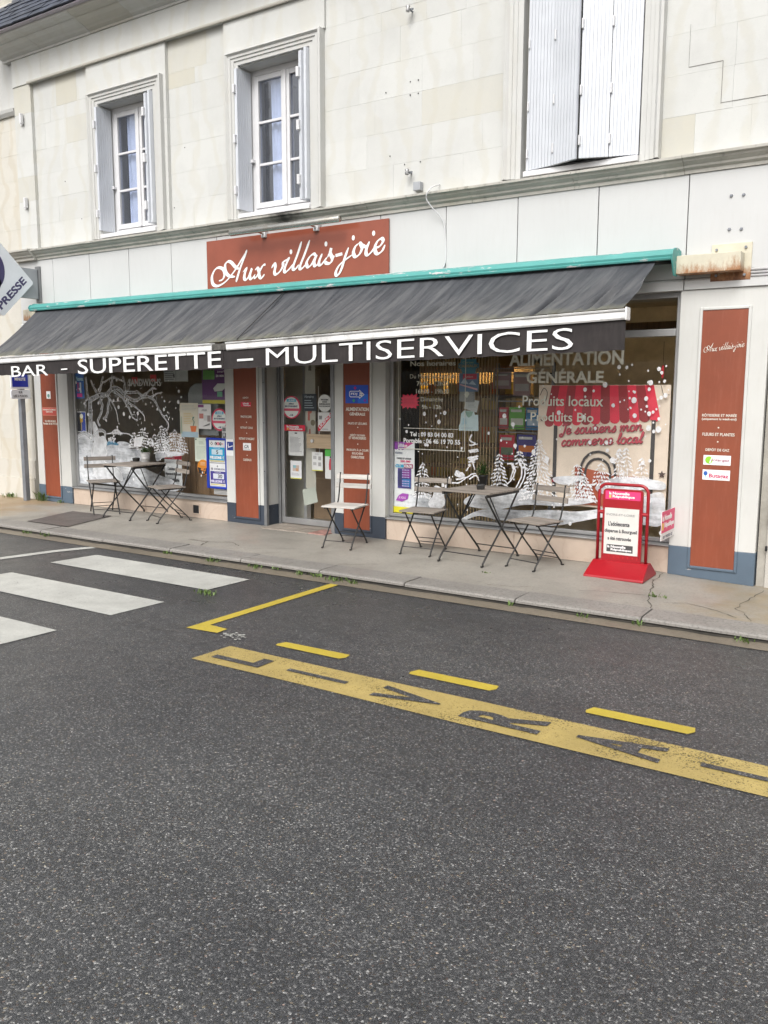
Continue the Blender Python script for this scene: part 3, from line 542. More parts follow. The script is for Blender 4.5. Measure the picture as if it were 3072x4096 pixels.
for x, y, r, n, lab in ((-8.62, -1.66, .07, 26, 'small weed by the kerb near the grooved pavement plate, left one of two'), (-8.28, -1.66, .07, 30, 'small weed by the kerb near the grooved pavement plate, right one of two'),
        (-6.35, -1.64, .06, 22, 'thin weed at the kerb in front of the blue-framed lottery poster'), (-5.72, -1.66, .09, 46, 'grass tuft at the kerb left of the door'), (-5.2, -1.66, .10, 52, 'bright grass tuft at the kerb in front of the shop door'),
        (-4.98, -1.63, .05, 18, 'tiny weed at the kerb just right of the bright tuft'), (-4.68, -1.66, .07, 30, 'flat weed at the kerb below the chair by the door'), (-4.5, -1.65, .06, 26, 'weed at the kerb just left of the yellow corner line'),
        (-4.27, -1.68, .11, 60, 'largest leafy weed at the top end of the yellow corner line'), (-4.08, -1.68, .06, 26, 'small leafy weed just right of the yellow corner line'),
        (-2.68, -1.65, .035, 14, 'tiny weed in the kerb joint in front of the bistro chairs'), (-2.12, -1.67, .05, 16, 'small weed at the kerb in front of the red newspaper stand'), (-1.7, -1.66, .05, 20, 'clover weed in the kerb joint right of the newspaper stand'), (-1.02, -1.67, .07, 34, 'weed with pale leaves at the kerb on the far right')):
    tuft(x, y, .012, r*.8, int(n*.7), lab, WG, .042)
tuft(-4.86, -2.62, .003, .09, 46, 'grass tuft growing through the asphalt at the crosswalk end', WG, .045)
tuft(-1.80, -.93, .045, .06, 26, 'grass tuft in the pavement crack beside the newspaper stand', WG, .05)
tuft(-3.25, -.9, .063, .03, 10, 'tiny green sprout on the pavement below the right bistro table', WG, .02)
tuft(-10.62, -.06, .07, .10, 50, 'dark weed clump at the foot of the sign post', WG, .16)
tuft(-11.35, -.06, .07, .12, 40, 'low weed clump at the foot of the old stone wall', WG, .08)
tuft(-10.2, -.05, .07, .05, 18, 'little weed at the foot of the leftmost red pillar', WG, .05)
# ---- grooved cover set into the pavement
cv = thing('pavement_cover', 'rusty brown grooved metal cover let into the pavement by the left table', 'cover', (-8.8, -.9, .062))
CVM = plain('grooved_cover_iron', (.16, .14, .13), .5, .3, 6, dirt=.3, dirtcol=(.2, .14, .1))
CVD = plain('cover_groove_dark', (.035, .03, .026), .9, .3)  # plate is darker than the ribs so the grooves stand out
MB().add([(-9.12, -1.315, .0665), (-8.36, -1.315, .0665), (-8.60, -.50, .0735), (-9.36, -.47, .0735)], [(0, 1, 2, 3)]).build('plate', CVD, cv)
for k in range(24):
    t = (k+.5)/24; xa, xb = -9.12+.76*t, -9.36+.76*t
    MB().add([(xa-.011, -1.30, .0672), (xa+.011, -1.30, .0672), (xb+.011, -.49, .0742), (xb-.011, -.49, .0742), (xa-.007, -1.30, .0715), (xa+.007, -1.30, .0715), (xb+.007, -.49, .0785), (xb-.007, -.49, .0785)],
             [(4, 5, 6, 7), (0, 1, 5, 4), (1, 2, 6, 5), (2, 3, 7, 6), (3, 0, 4, 7)]).build('rib', CVM, cv)
# ---- door sill tiles
tl = thing('door_sill', 'cracked tiled door sill with red stains in front of the glass door', 'door sill', (-6.0, .1, .065))
TILE = plain('sill_tile', (.30, .26, .22), .6, .3, 8, dirt=.4, dirtcol=(.12, .1, .09)); TILER = plain('stained_sill_tile', (.36, .2, .17), .6, .5, 12)
random.seed(11)
xs = [-6.45, -6.2, -5.98, -5.78, -5.55]
for i in range(4):
    for j, (y0, y1) in enumerate(((-.17, -.02), (-.015, .13), (.135, .24))):
        q = random.uniform(-.02, .02)
        MB().hexa([(xs[i]+.003, y0+.003, .06), (xs[i+1]-.003+q*.3, y0+.003, .06), (xs[i+1]-.003, y1-.003, .06), (xs[i]+.003, y1-.003, .06)] + [(xs[i]+.003, y0+.003+abs(q), .079), (xs[i+1]-.003+q*.3, y0+.003, .079), (xs[i+1]-.003, y1-.003, .080), (xs[i]+.003, y1-.003, .080)]).build('tile', TILER if i == 3 and j < 2 else TILE, tl)
# ------------------------------------------------------------------ the shop building
B = thing('shop_building', 'two storey pale limestone building with a village shop on the ground floor', 'building', (-6, .2, .06))
random.seed(21)
ZC = [3.50, 3.815, 4.13, 4.445, 4.76, 5.075, 5.245, 5.60]
def course(x0, x1, z0, z1, y, mat=STONE, parent=B, lo=.38, hi=.78, depth=.12):
    x = x0; first = True
    while x < x1-1e-4:
        w = random.uniform(lo, hi)*(random.uniform(.5, 1) if first else 1); first = False
        e = x+w
        if x1-e < lo*.55: e = x1
        g = .0003; d = random.uniform(-.0008, .0008)
        MB().box(x+g, e-g, y+d, y+depth, z0+g, z1-g).build('stone', mat, parent, bevel=.0007, seg=1)
        x = e
for a, b in zip(ZC, ZC[1:]):
    up_ = a >= 5.24
    course(-10.84, -10.48, a, b, 0, lo=.34, hi=.4)
    if not up_:
        for x0, x1, y in ((-10.48, -9.305, .045), (-7.94, -6.97, .045), (-5.65, -3.595, .03), (-2.19, .6, .03)): course(x0, x1, a, b, y)
        course(-7.99, -7.94, a, b, 0, lo=.05, hi=.06)
    else:
        for x0, x1, y in ((-10.48, -9.35, .045), (-9.35, -7.94, 0), (-7.94, -7.02, .045), (-7.02, -5.63, 0), (-5.63, -3.62, .03), (-3.62, -2.17, 0), (-2.17, .6, .03)): course(x0, x1, a, b, y)
course(-10.84, .6, 5.60, 5.93, -.012, lo=.7, hi=1.1)
for (a, b, c, d) in ((-2.0, -1.996, 4.18, 4.50), (-1.998, -1.735, 4.176, 4.182), (-1.739, -1.733, 3.86, 4.178), (-1.737, -1.2, 3.862, 3.868)): MB().box(a+.0012*(b-a < .01), b-.0012*(b-a < .01), .0265, .0285, c+.0015*(d-c < .01), d-.0015*(d-c < .01)).build('open_joint', plain('joint_grey', (.16, .155, .14), .9), B)
# backing wall with openings (kept behind the facing stones)
WIN = [(-8.645, 'w'), (-6.31, 'w'), (-2.89, 's')]
m = MB(); xs = [-10.84, -9.16, -8.13, -6.825, -5.795, -3.385, -2.365, .6]
for i in range(0, 8, 2): m.box(xs[i], xs[i+1], .10, .45, 2.4, 6.1)
for i in range(1, 6, 2):
    m.box(xs[i], xs[i+1], .10, .45, 5.11, 6.1); m.box(xs[i], xs[i+1], .10, .45, 2.4, 3.52)
m.build('wall', plain('mortar', (.5, .48, .42), .9), B)
MB().box(-10.84, .6, .449, 5.2, 2.86, 2.95).build('upper_floor', DARK, B)
# cornice in blocks, frieze fillet
CP = [(.1, 5.93), (-.03, 5.93), (-.03, 5.955), (-.075, 5.972), (-.10, 5.99), (-.12, 5.995), (-.185, 6.01), (-.235, 6.03), (-.24, 6.047), (-.30, 6.055), (-.345, 6.075), (-.355, 6.098), (.1, 6.098)]
xc = -11.0
while xc < .6:
    e = min(.6, xc+random.uniform(.75, 1.0)); dz = random.uniform(-.002, .002)
    MB().extrude_x([(y, z+dz) for y, z in CP], xc+.002, e-.002).build('cornice_block', ARCHI, B); xc = e
MB().extrude_x([(-.012, 5.588), (-.035, 5.588), (-.04, 5.60), (-.04, 5.612), (-.02, 5.622), (-.012, 5.622)], -10.5, .6).build('frieze_fillet', ARCHI, B)
# string course; it breaks forward over the corner pilaster
SP = [(.05, 3.345), (-.018, 3.345), (-.018, 3.372), (-.045, 3.388), (-.048, 3.405), (-.085, 3.428), (-.095, 3.448), (-.12, 3.452), (-.122, 3.472), (-.10, 3.478), (.05, 3.502)]
xc = -10.49
while xc < .6:
    e = min(.6, xc+random.uniform(.9, 1.4)); dz = random.uniform(-.002, .002)
    MB().extrude_x([(y, z+dz) for y, z in SP], xc+.0015, e-.0015).build('string_course', MOULD, B); xc = e
MB().extrude_x([(y-.05 if y < 0 else y, z+.002) for y, z in SP], -10.98, -10.488).build('string_course', MOULD, B)
# eaves: slates in overlapping rows with a zinc drip edge
rf = MB().hexa([(-11.05, -.34, 6.10), (.6, -.34, 6.10), (.6, 4, 11.1), (-11.05, 4, 11.1), (-11.05, -.34, 6.12), (.6, -.34, 6.12), (.6, 4, 11.15), (-11.05, 4, 11.15)]).build('roof', SLATE, B)
MB().extrude_x([(-.36, 6.100), (-.40, 6.102), (-.41, 6.112), (-.40, 6.122), (-.33, 6.122), (-.33, 6.10)], -11.06, .6).build('drip_edge', plain('mauve_zinc', (.36, .33, .37), .45, .1), rf)
ang = R(49); du = Vector((0, math.cos(ang), math.sin(ang))); dn = Vector((0, -math.sin(ang), math.cos(ang)))
for row in range(6):
    for k in range(14):
        x0 = -11.10+.31*k+(.155 if row % 2 else 0)
        p = Vector((0, -.405, 6.126))+du*(row*.13)+dn*(.006+random.uniform(0, .006)); q = p+du*.26-dn*.016
        a, b = x0+.004, x0+.304; t = dn*.016; j = random.uniform(-.012, .012)
        P = [Vector((a, p.y, p.z+0))-du*j, Vector((b, p.y, p.z))+du*j, Vector((b, q.y, q.z)), Vector((a, q.y, q.z))]
        MB().hexa(P+[x+t for x in P]).build('slate', SLATE, rf)
# ---- upper windows
AP = [(0, .07), (0, -.055), (.022, -.06), (.034, -.048), (.045, -.036), (.075, -.036), (.08, -.024), (.115, -.024), (.12, -.012), (.166, -.012), (.166, .26)]
def architrave(x0, x1, z0, z1, win):
    m = MB(); n = len(AP); rows = []
    for (sx, cz) in (((x0, 1), z0), ((x0, 1), None), ((x1, -1), None), ((x1, -1), z0)):
        x, s = sx
        rows.append([(x+s*d, y, (z1-d*.82) if cz is None else cz) for d, y in AP])
    vs = [p for r in rows for p in r]
    fs = [(i*n+j, i*n+j+1, (i+1)*n+j+1, (i+1)*n+j) for i in range(3) for j in range(n-1)]
    m.add(vs, fs); return m.build('architrave', ARCHI, win)
def pane_glass(parent, x0, x1, z0, z1, y, mat, name='pane'):
    return MB().box(x0, x1, y, y+.004, z0, z1).build(name, mat, parent)
CURT = plain('pale_sky_reflection', (.76, .80, .88), .9, .1, 8)
CURT_D = plain('navy_room', (.035, .037, .05), .9, .3, 2)
for wi, (cx, kind) in enumerate(WIN):
    x0, x1 = cx-.66, cx+.66
    if wi == 2: x0, x1 = -3.595, -2.19
    win = MB().box(0, 0, 0, 0, 0, 0)
    ox0, ox1 = x0+.166, x1-.166
    if kind == 's': ox0, ox1 = -3.385, -2.365
    zt = 5.10; y = .20
    # casing is the window part itself
    c = MB()
    c.box(ox0, ox0+.05, y, y+.09, 3.56, zt); c.box(ox1-.05, ox1, y, y+.09, 3.56, zt); c.box(ox0+.05, ox1-.05, y, y+.09, zt-.06, zt); c.box(ox0+.05, ox1-.05, y, y+.09, 3.56, 3.63)
    win = c.build('window', PVC, B, bevel=.004)
    architrave(x0, x1, 3.50, 5.245, win)
    MB().hexa([(ox0-.005, -.045, 3.502), (ox1+.005, -.045, 3.502), (ox1+.005, .21, 3.502), (ox0-.005, .21, 3.502), (ox0-.005, -.045, 3.548), (ox1+.005, -.045, 3.548), (ox1+.005, .21, 3.575), (ox0-.005, .21, 3.575)]).build('sill', PVC, win, bevel=.004)
    MB().box(ox0+.001, ox1-.001, .02, .3, zt, zt+.06).build('lintel', ARCHI, win)
    mid = (ox0+ox1)/2
    for s, (a, b) in enumerate(((ox0+.055, mid-.003), (mid+.003, ox1-.055))):
        f = MB(); z0s, z1s = 3.635, zt-.065; st = .055
        f.box(a, a+st, y-.012, y+.05, z0s, z1s); f.box(b-st, b, y-.012, y+.05, z0s, z1s); f.box(a+st, b-st, y-.010, y+.048, z1s-st, z1s); f.box(a+st, b-st, y-.010, y+.048, z0s, z0s+.06)
        f.build('sash', PVC, win, bevel=.005)
        zs = [z0s+.06, 4.10, 4.545, z1s-st]
        for k in (1, 2): MB().box(a+st, b-st, y-.006, y+.04, zs[k]-.014, zs[k]+.014).build('glazing_bar', PVC, win, bevel=.004)
        for k in range(3): pane_glass(win, a+st, b-st, zs[k]+(.014 if k else 0), zs[k+1]-(.014 if k < 2 else 0), y+.018, GLASS_UP)
        # pale sheet painted as sky reflection over the right part of each sash
        if kind == 'w':
            m = MB(); n = 26; w = b-a
            c0 = a+w*(.34 if s == 0 else .50); c1 = b+.02
            vs = []
            for i in range(n+1):
                t = i/n; xx = c0+(c1-c0)*t; yy = y+.075+.012*math.sin(t*19+wi)+.004*math.sin(t*47)
                vs += [(xx+.03*wi, yy, 3.6), (xx-.01+.02*wi, yy, 5.06)]
            m.add(vs, [(2*i, 2*i+2, 2*i+3, 2*i+1) for i in range(n)]); m.build('curtain', CURT, win, smooth=True)
    MB().box(mid-.02, mid+.02, y-.028, y-.012, 3.64, zt-.07).build('meeting_stile', PVC, win, bevel=.005)
    # room box behind
    m = MB(); m.box(ox0-.3, ox1+.3, 1.6, 1.65, 3.3, 5.4); m.box(ox0-.3, ox0-.25, .46, 1.6, 3.3, 5.4); m.box(ox1+.25, ox1+.3, .46, 1.6, 3.3, 5.4); m.box(ox0-.3, ox1+.3, .46, 1.6, 5.3, 5.35); m.box(ox0-.3, ox1+.3, .46, 1.6, 3.35, 3.4)
    m.build('room', CURT_D, win)
# ---- shutters: leaves of grooved boards
def leaf(name, p0, p1, z0, z1, th, n, parent):
    """one shutter leaf standing on the line p0-p1 (plan view), n boards with grooves between them"""
    a, b = Vector((p0[0], p0[1], 0)), Vector((p1[0], p1[1], 0)); d = (b-a); L = d.length; d.normalize(); nn = Vector((d.y, -d.x, 0))
    sh = MB()
    P = [a-nn*th*.5, b-nn*th*.5, b+nn*th*.25, a+nn*th*.25]
    sh.hexa([(q.x, q.y, z0+.004) for q in P]+[(q.x, q.y, z1-.004) for q in P])
    o = sh.build(name, SHUT, parent); bw = L/n
    for k in range(n):
        q0 = a+d*(bw*k+.002); q1 = a+d*(bw*(k+1)-.002)
        P = [q0-nn*th*.54, q1-nn*th*.54, q1+nn*th*.5, q0+nn*th*.5]
        MB().hexa([(q.x, q.y, z0) for q in P]+[(q.x, q.y, z1) for q in P]).build('board', SHUT, o)
    return o
def hinge(o, x, y, z, w=.03, h=.09): MB().box(x-w/2, x+w/2, y-.018, y+.018, z-h/2, z+h/2).build('hinge', PVC, o, bevel=.004)
for cx in (-8.645, -6.31):
    o = leaf('shutter', (cx-.502, -.045), (cx-.492, .175), 3.60, 5.07, .035, 7, B)     # left leaf folded into the reveal, seen on its face
    for z in (3.80, 4.34, 4.86): hinge(o, cx-.512, -.06, z)
    MB().box(cx-.50, cx-.44, .15, .20, 4.13, 4.16).build('catch', PVC, o)
    o = leaf('shutter', (cx+.40, -.055), (cx+.465, .17), 3.60, 5.07, .045, 5, B)      # right leaf, seen nearly edge-on
    for z in (3.80, 4.34, 4.86): hinge(o, cx+.388, -.07, z, .035, .10)
    o = leaf('shutter', (cx+.47, -.06), (cx+.49, .17), 3.60, 5.09, .03, 5, B)
    o['label'] = 'back leaf of the folded right shutter'
LM = (-2.845, -.145)
for (pa, pb) in (((-3.378, .01), (-3.115, -.045)), ((-3.112, -.05), (LM[0]-.012, LM[1])), ((LM[0]+.012, LM[1]), (-2.606, -.06)), ((-2.603, -.055), (-2.372, .01))):
    o = leaf('shutter', pa, pb, 3.56, 5.12, .03, 8, B)
    for z in (3.70, 4.10, 4.62): hinge(o, pa[0]+.012, pa[1]-.02, z, .014, .08)
MB().box(LM[0]-.014, LM[0]+.014, LM[1]+.01, LM[1]+.03, 3.56, 5.12).build('shutter_gap', DARK, B)
# ---- composite fascia panels
FX = [-10.93, -10.183, -9.43, -8.68, -7.93, -7.184, -6.435, -5.69, -4.94, -4.19, -3.447, -2.694, -1.94, -1.255]
MB().box(-10.93, -1.255, .012, .2, 2.44, 3.344).build('fascia_backing', plain('joint_black', (.05, .05, .05), .8), B)
for a, b in zip(FX, FX[1:]):
    j = random.uniform(-.0015, .0015)
    MB().box(a+.004, b-.004, -.004+j, .014, 2.525, 3.343).build('fascia_panel', PANEL_W, B, bevel=.0015, seg=1)
MB().extrude_x([(.2, 2.43), (-.02, 2.43), (-.02, 2.505), (.0, 2.522), (.2, 2.522)], -10.93, -1.945).build('fascia_ledge', PANEL_W, B, bevel=.003)
MB().extrude_x([(.2, 2.432), (-.02, 2.432), (-.02, 2.505), (.0, 2.522), (.2, 2.522)], -1.938, -1.255).build('fascia_ledge', PANEL_W, B, bevel=.003)
# ---- pilasters
def T_(k): return [v/1000 for v in T[k]]
def pilaster(x0, x1, rx0, rx1, lab, BLUE_P=BLUE_P):
    p = MB().box(x0, x1, 0, .30, .302, 2.43).build('pilaster', PIL_W, B, bevel=.004); p['label'] = lab
    MB().box(x0-.002, x1+.002, -.003, .30, -.02, .302).build('plinth', BLUE_P, p, bevel=.004)
    MB().box(rx0, rx1, -.007, -.001, .148, 2.262).build('red_panel', RED_P, p)
    w, t = .024, .016
    for nm, (a, b, c, d) in (('l', (rx0-w, rx0, .148-w, 2.262+w)), ('r', (rx1, rx1+w, .148-w, 2.262+w)), ('b', (rx0, rx1, .148-w, .148)), ('t', (rx0, rx1, 2.262, 2.262+w))):
        if c < .2 and d > 1:
            MB().box(a, b, -t, -.0035, .303, d).build('panel_bead', PIL_W, p, bevel=.005)
            MB().box(a, b, -t, -.0035, c, .303).build('panel_bead', BLUE_P, p, bevel=.005)
        else: MB().box(a, b, -t+.001, -.0035, c, d).build('panel_bead', BLUE_P if nm == 'b' else PIL_W, p, bevel=.005)
    return p
P1 = pilaster(-10.73, -10.005, -10.568, -10.238, 'leftmost white pillar with red panel behind the sign post')
P2 = pilaster(-7.118, -6.52, -6.968, -6.618, 'white pillar with red panel left of the door', BLUE_DK)
P3 = pilaster(-5.53, -4.88, -5.405, -5.066, 'white pillar with red panel right of the door', BLUE_DK)
P4 = pilaster(-1.965, -1.273, -1.78, -1.43, 'rightmost white pillar with red panel')
YT = -.0085
def tx(key, body, p, mat=CREAM, bold=.01, y=YT): x0, x1, z0, z1 = T_(key); return text(body, x0, x1, z0, z1, y, mat, p, bold=bold)
for k, s, b in (('alimg', 'ALIMENTATION', .025), ('gene', 'GÉNÉRALE', .025), ('fruits', 'FRUITS ET LÉGUMES', .01), ('depot', 'DÉPÔT DE PAIN', .01), ('vienn', 'ET VIENNOISERIES', .01), ('prod', 'PRODUITS À LA COUPE', .01), ('bouch', 'BOUCHERIE', .01), ('charc', 'CHARCUTERIE', .01)): tx(k, s, P3, CREAM, b)
for k, s in (('r2dep', 'DÉPÔT'), ('r2pho', 'PHOTOCOPIE'), ('r2col', 'RETRAIT COLIS'), ('r2arg', "RETRAIT D'ARGENT"), ('r2cad', 'CADEAUX')): tx(k, s, P2)
for k, s in (('rot', 'RÔTISSERIE ET MARÉE'), ('uni', '(uniquement le week-end)'), ('fle', 'FLEURS ET PLANTES'), ('gaz', 'DÉPÔT DE GAZ')): tx(k, s, P4)
for z in (1.345-.03, 1.2): MB().disc(-1.61, z, .006, .006, YT-.001, YT).build('dot', CREAM, P4)
for z in (1.23, 1.055): MB().disc(-5.22, z, .006, .006, YT-.001, YT).build('dot', CREAM, P3)
for z in (1.25, 1.125, .87): MB().disc(-6.78, z, .006, .006, YT-.001, YT).build('dot', CREAM, P2)
# calligraphy strokes of the shop name (pen strokes traced as centre lines)
def aux(parent, y, mat, box=None, wmul=1.):
    S0 = [mm(l) for l in T['aux']]; D0, H0 = [mm(l) for l in T['auxdots']]
    if box:
        ax = [p[0] for l in S0 for p in l]; az = [p[1] for l in S0 for p in l]
        x0, x1, z0, z1 = box; f = lambda p: (x0+(p[0]-min(ax))/(max(ax)-min(ax))*(x1-x0), z0+(p[1]-min(az))/(max(az)-min(az))*(z1-z0))
        S0 = [[f(p) for p in l] for l in S0]; D0 = [f(p) for p in D0]; H0 = [f(p) for p in H0]
    m = MB()
    pen = Vector((.85, .53)).normalized()       # broad-nib angle
    for l in S0:
        P = spline(l, 7)
        def wd(t, d):
            e = min(1., .35+min(t, 1-t)*9)
            return wmul*e*(.0145+.031*abs(d.x*pen.y*-1+d.y*pen.x)**1.4)
        m.ribbon(P, wd, y-.0022*(S0.index(l) % 3))
    for x, z in D0: m.add([(x+.019*wmul*math.cos(k*.5236), y, z+.026*wmul*math.sin(k*.5236)) for k in range(12)], [tuple(range(12))])
    m.ribbon([H0[0], H0[1]], .030*wmul, y)
    return m.build('lettering', mat, parent)
aux(P4, YT, CREAM, (-1.757, -1.448, 1.925, 2.005), .10)
# stickers and plates printed on the pillars
def plate(key, p, c, y=-.0085, name='plate'): x0, x1, z0, z1 = T_(key); return rect_on(p, name, x0, x1, z0, z1, y-.001, ink(c))
def sub(key, u0, v0, u1, v1):
    x0, x1, z0, z1 = T_(key); return (x0+u0*(x1-x0), x0+u1*(x1-x0), z0+v0*(z1-z0), z0+v1*(z1-z0))
WH = (.72, .72, .72)
plate('FDJ', P3, (.012, .06, .38), name='logo_plate')
def rr(key, p, u0, v0, u1, v1, c, y, name='print_block'): a = sub(key, u0, v0, u1, v1); return rect_on(p, name, *a, y, ink(c))
def tt(key, p, u0, v0, u1, v1, s, c, y, bold=.02, shear=0.): a = sub(key, u0, v0, u1, v1); return text(s, *a, y, ink(c), p, bold=bold, shear=shear)
def poly_uv(key, p, pts, c, y, name='print_shape'):
    x0, x1, z0, z1 = T_(key); return tri_poly(name, [(x0+u*(x1-x0), z0+v*(z1-z0)) for u, v in pts], y, ink(c), p)
rr('FDJ', p=P3, u0=.55, v0=.0, u1=1, v1=.5, c=(.01, .11, .5), y=-.0103)
poly_uv('FDJ', P3, [(.17, .4), (.17, .62), (.22, .68), (.6, .68), (.62, .74), (.84, .48), (.62, .25), (.6, .33), (.22, .33)], WH, -.0112)
poly_uv('FDJ', P3, [(.20, .42), (.20, .60), (.24, .64), (.62, .64), (.64, .67), (.80, .48), (.64, .31), (.62, .37), (.24, .37)], (.012, .06, .38), -.0120)
tt('FDJ', P3, .24, .42, .52, .58, 'FDJ', WH, -.0126, .03, .15)
for u, v in ((.66, .56), (.73, .53), (.65, .44), (.72, .41)):
    a = sub('FDJ', u-.035, v-.055, u+.035, v+.055); MB().disc((a[0]+a[1])/2, (a[2]+a[3])/2, .010, .011, -.0135, -.0126, 10).build('clover_petal', ink(WH), P3)
for u, v, c in ((.43, .84, (.35, .02, .15)), (.37, .15, (.03, .25, .12)), (.86, .16, (.16, .03, .36))):
    poly_uv('FDJ', P3, [(u-.07, v), (u, v+.1), (u+.07, v), (u, v-.1)], c, -.0112)
plate('r2nr', P2, (.50, .02, .05)); tt('r2nr', P2, .22, .52, .8, .92, 'la Nouvelle', WH, -.0105); tt('r2nr', P2, .28, .08, .95, .48, 'République', WH, -.0105)
plate('r2ca', P2, WH); tt('r2ca', P2, .14, .3, .72, .75, 'CA', (.12, .13, .14), -.0105, .03, .2); rr('r2ca', P2, .1, .14, .9, .2, (.12, .13, .14), -.0105)
plate('ant', P4, WH); x0, x1, z0, z1 = T_('ant'); MB().disc(x0+.045, (z0+z1)/2, .03, .03, -.0115, -.0105).build('logo_disc', ink((.22, .48, .03)), P4)
tt('ant', P4, .28, .32, .95, .62, 'antargaz', (.28, .09, .14), -.0105, .01); poly_uv('ant', P4, [(.22, .2), (.30, .85), (.33, .85), (.27, .2)], WH, -.0122)
plate('but', P4, WH); x0, x1, z0, z1 = T_('but'); MB().disc(x0+.024, z0+.053, .016, .018, -.0115, -.0105).build('logo_disc', ink((.02, .09, .33)), P4); rr('but', P4, .09, .2, .13, .5, (.25, .5, .65), -.0105)
tt('but', P4, .24, .12, .95, .62, 'Butagaz', (.42, .03, .10), -.0105, .02)
rect_on(P1, 'plate', -10.452, -10.362, 1.495, 1.597, -.0095, ink(WH)); MB().disc(-10.407, 1.535, .026, .026, -.0110, -.0098).build('logo_disc', ink((.12, .25, .22)), P1)
rect_on(P1, 'plate', -10.557, -10.249, 1.266, 1.374, -.0095, ink((.55, .22, .16))); rect_on(P1, 'plate', -10.551, -10.255, 1.272, 1.368, -.0105, ink((.36, .06, .045)))
text('LIVRAISON À DOMICILE', -10.545, -10.262, 1.335, 1.360, -.0110, CREAM, P1, bold=.02); text('GRATUITE', -10.48, -10.33, 1.306, 1.328, -.0110, CREAM, P1, bold=.02)
tx('ltel', 'Tél : 09 83 04 00 83', P1, CREAM, .02); tx('lport', 'Portable : 06 46 19 70 55', P1, CREAM, .02)
plate('cig', P2, WH, -.0005, 'sticker'); rr('cig', P2, .12, .33, .86, .85, (.015, .035, .20), -.0028)
poly_uv('cig', P2, [(.25, .48), (.75, .58), (.75, .64), (.25, .54)], WH, -.0036); poly_uv('cig', P2, [(.25, .54), (.33, .54), (.28, .68), (.36, .76), (.26, .72), (.22, .64)], WH, -.0036)
# ---- marble stall risers under the shop windows
for x0, x1 in ((-10.003, -7.12), (-4.878, -1.967)):
    n = 2; 
    for k in range(n):
        a = x0+(x1-x0)*k/n; b = x0+(x1-x0)*(k+1)/n
        MB().box(a+.002, b-.002, .02+.001*k, .25, -.02, .286).build('marble_slab', MARBLE, B, bevel=.003)
v = MB().box(-7.70, -7.60, .012, .0175, .125, .225).build('vent', DARK, B)
for (a, b, c, d) in ((-7.712, -7.70, .113, .237), (-7.60, -7.588, .113, .237), (-7.70, -7.60, .225, .237), (-7.70, -7.60, .113, .125)): MB().box(a, b, .008, .0195, c, d).build('vent_rim', MARBLE, v)
# ---- shop windows
def shop_window(x0, x1, lab):
    c = MB(); y = .075; w = .045
    c.box(x0, x0+w, y, y+.06, .312, 2.43); c.box(x1-w, x1, y, y+.06, .312, 2.43); c.box(x0+w, x1-w, y, y+.06, 2.385, 2.43); c.box(x0+w, x1-w, y+.001, y+.059, .312, .345)
    c.box(x0+w, x1-w, y-.012, y+.06, 2.07, 2.13)
    o = c.build('shop_window', ALU, B, bevel=.004); o['label'] = lab
    MB().hexa([(x0, -.005, .288), (x1, -.005, .288), (x1, .135, .288), (x0, .135, .288), (x0, -.005, .300), (x1, -.005, .300), (x1, .135, .311), (x0, .135, .311)]).build('sill', ALU, o, bevel=.003)
    pane_glass(o, x0+w, x1-w, .345, 2.07, .100, GLASS); pane_glass(o, x0+w, x1-w, 2.13, 2.385, .100, GLASS)
    return o
SW1 = shop_window(-10.004, -7.120, 'left shop window painted with a snowy tree')
SW2 = shop_window(-4.879, -1.966, 'right shop window painted with snowy firs')
# ---- entrance: reveals, aluminium door frame, glass leaf
D_ = MB(); D_.box(-6.515, -6.48, .22, .29, .06, 2.43); D_.box(-5.575, -5.53, -.012, .06, .06, 2.43); D_.box(-5.56, -5.535, .22, .29, .06, 2.43); D_.box(-6.48, -5.56, .221, .289, 2.14, 2.20); D_.box(-6.535, -6.495, -.012, .03, .05, 2.43)
door = D_.build('door', ALU_D, B, bevel=.004); door['label'] = 'glass entrance door in an aluminium frame covered with notices'
l_ = MB(); l_.box(-6.475, -6.43, .235, .275, .085, 2.135); l_.box(-5.61, -5.565, .235, .275, .085, 2.135); l_.box(-6.43, -5.61, .236, .274, .085, .155); l_.box(-6.43, -5.61, .236, .274, 2.09, 2.135)
l_.build('leaf_frame', ALU, door, bevel=.004)
pane_glass(door, -6.43, -5.61, .155, 2.09, .253, GLASS); pane_glass(door, -6.48, -5.56, 2.20, 2.43, .253, GLASS)
x0, x1, z0, z1 = T_('dwood'); MB().box(x0, -5.60, .222, .236, z0, z1).build('push_plate', m_wood('pale_pine', (.50, .38, .25), .5, 0), door, bevel=.003)
MB().lathe((-5.985, .222, 1.05), [(.016, 0), (.016, .003)], 12).build('knob_rose', ALU, door) if False else MB().disc(-6.0, 1.052, .02, .02, .200, .222, 14).build('knob', PVC, door, bevel=.004)
for z in (.7, 1.25, 1.7): MB().disc(-6.515, z, .006, .006, -.016, -.012, 8).build('screw', BLACK, door)
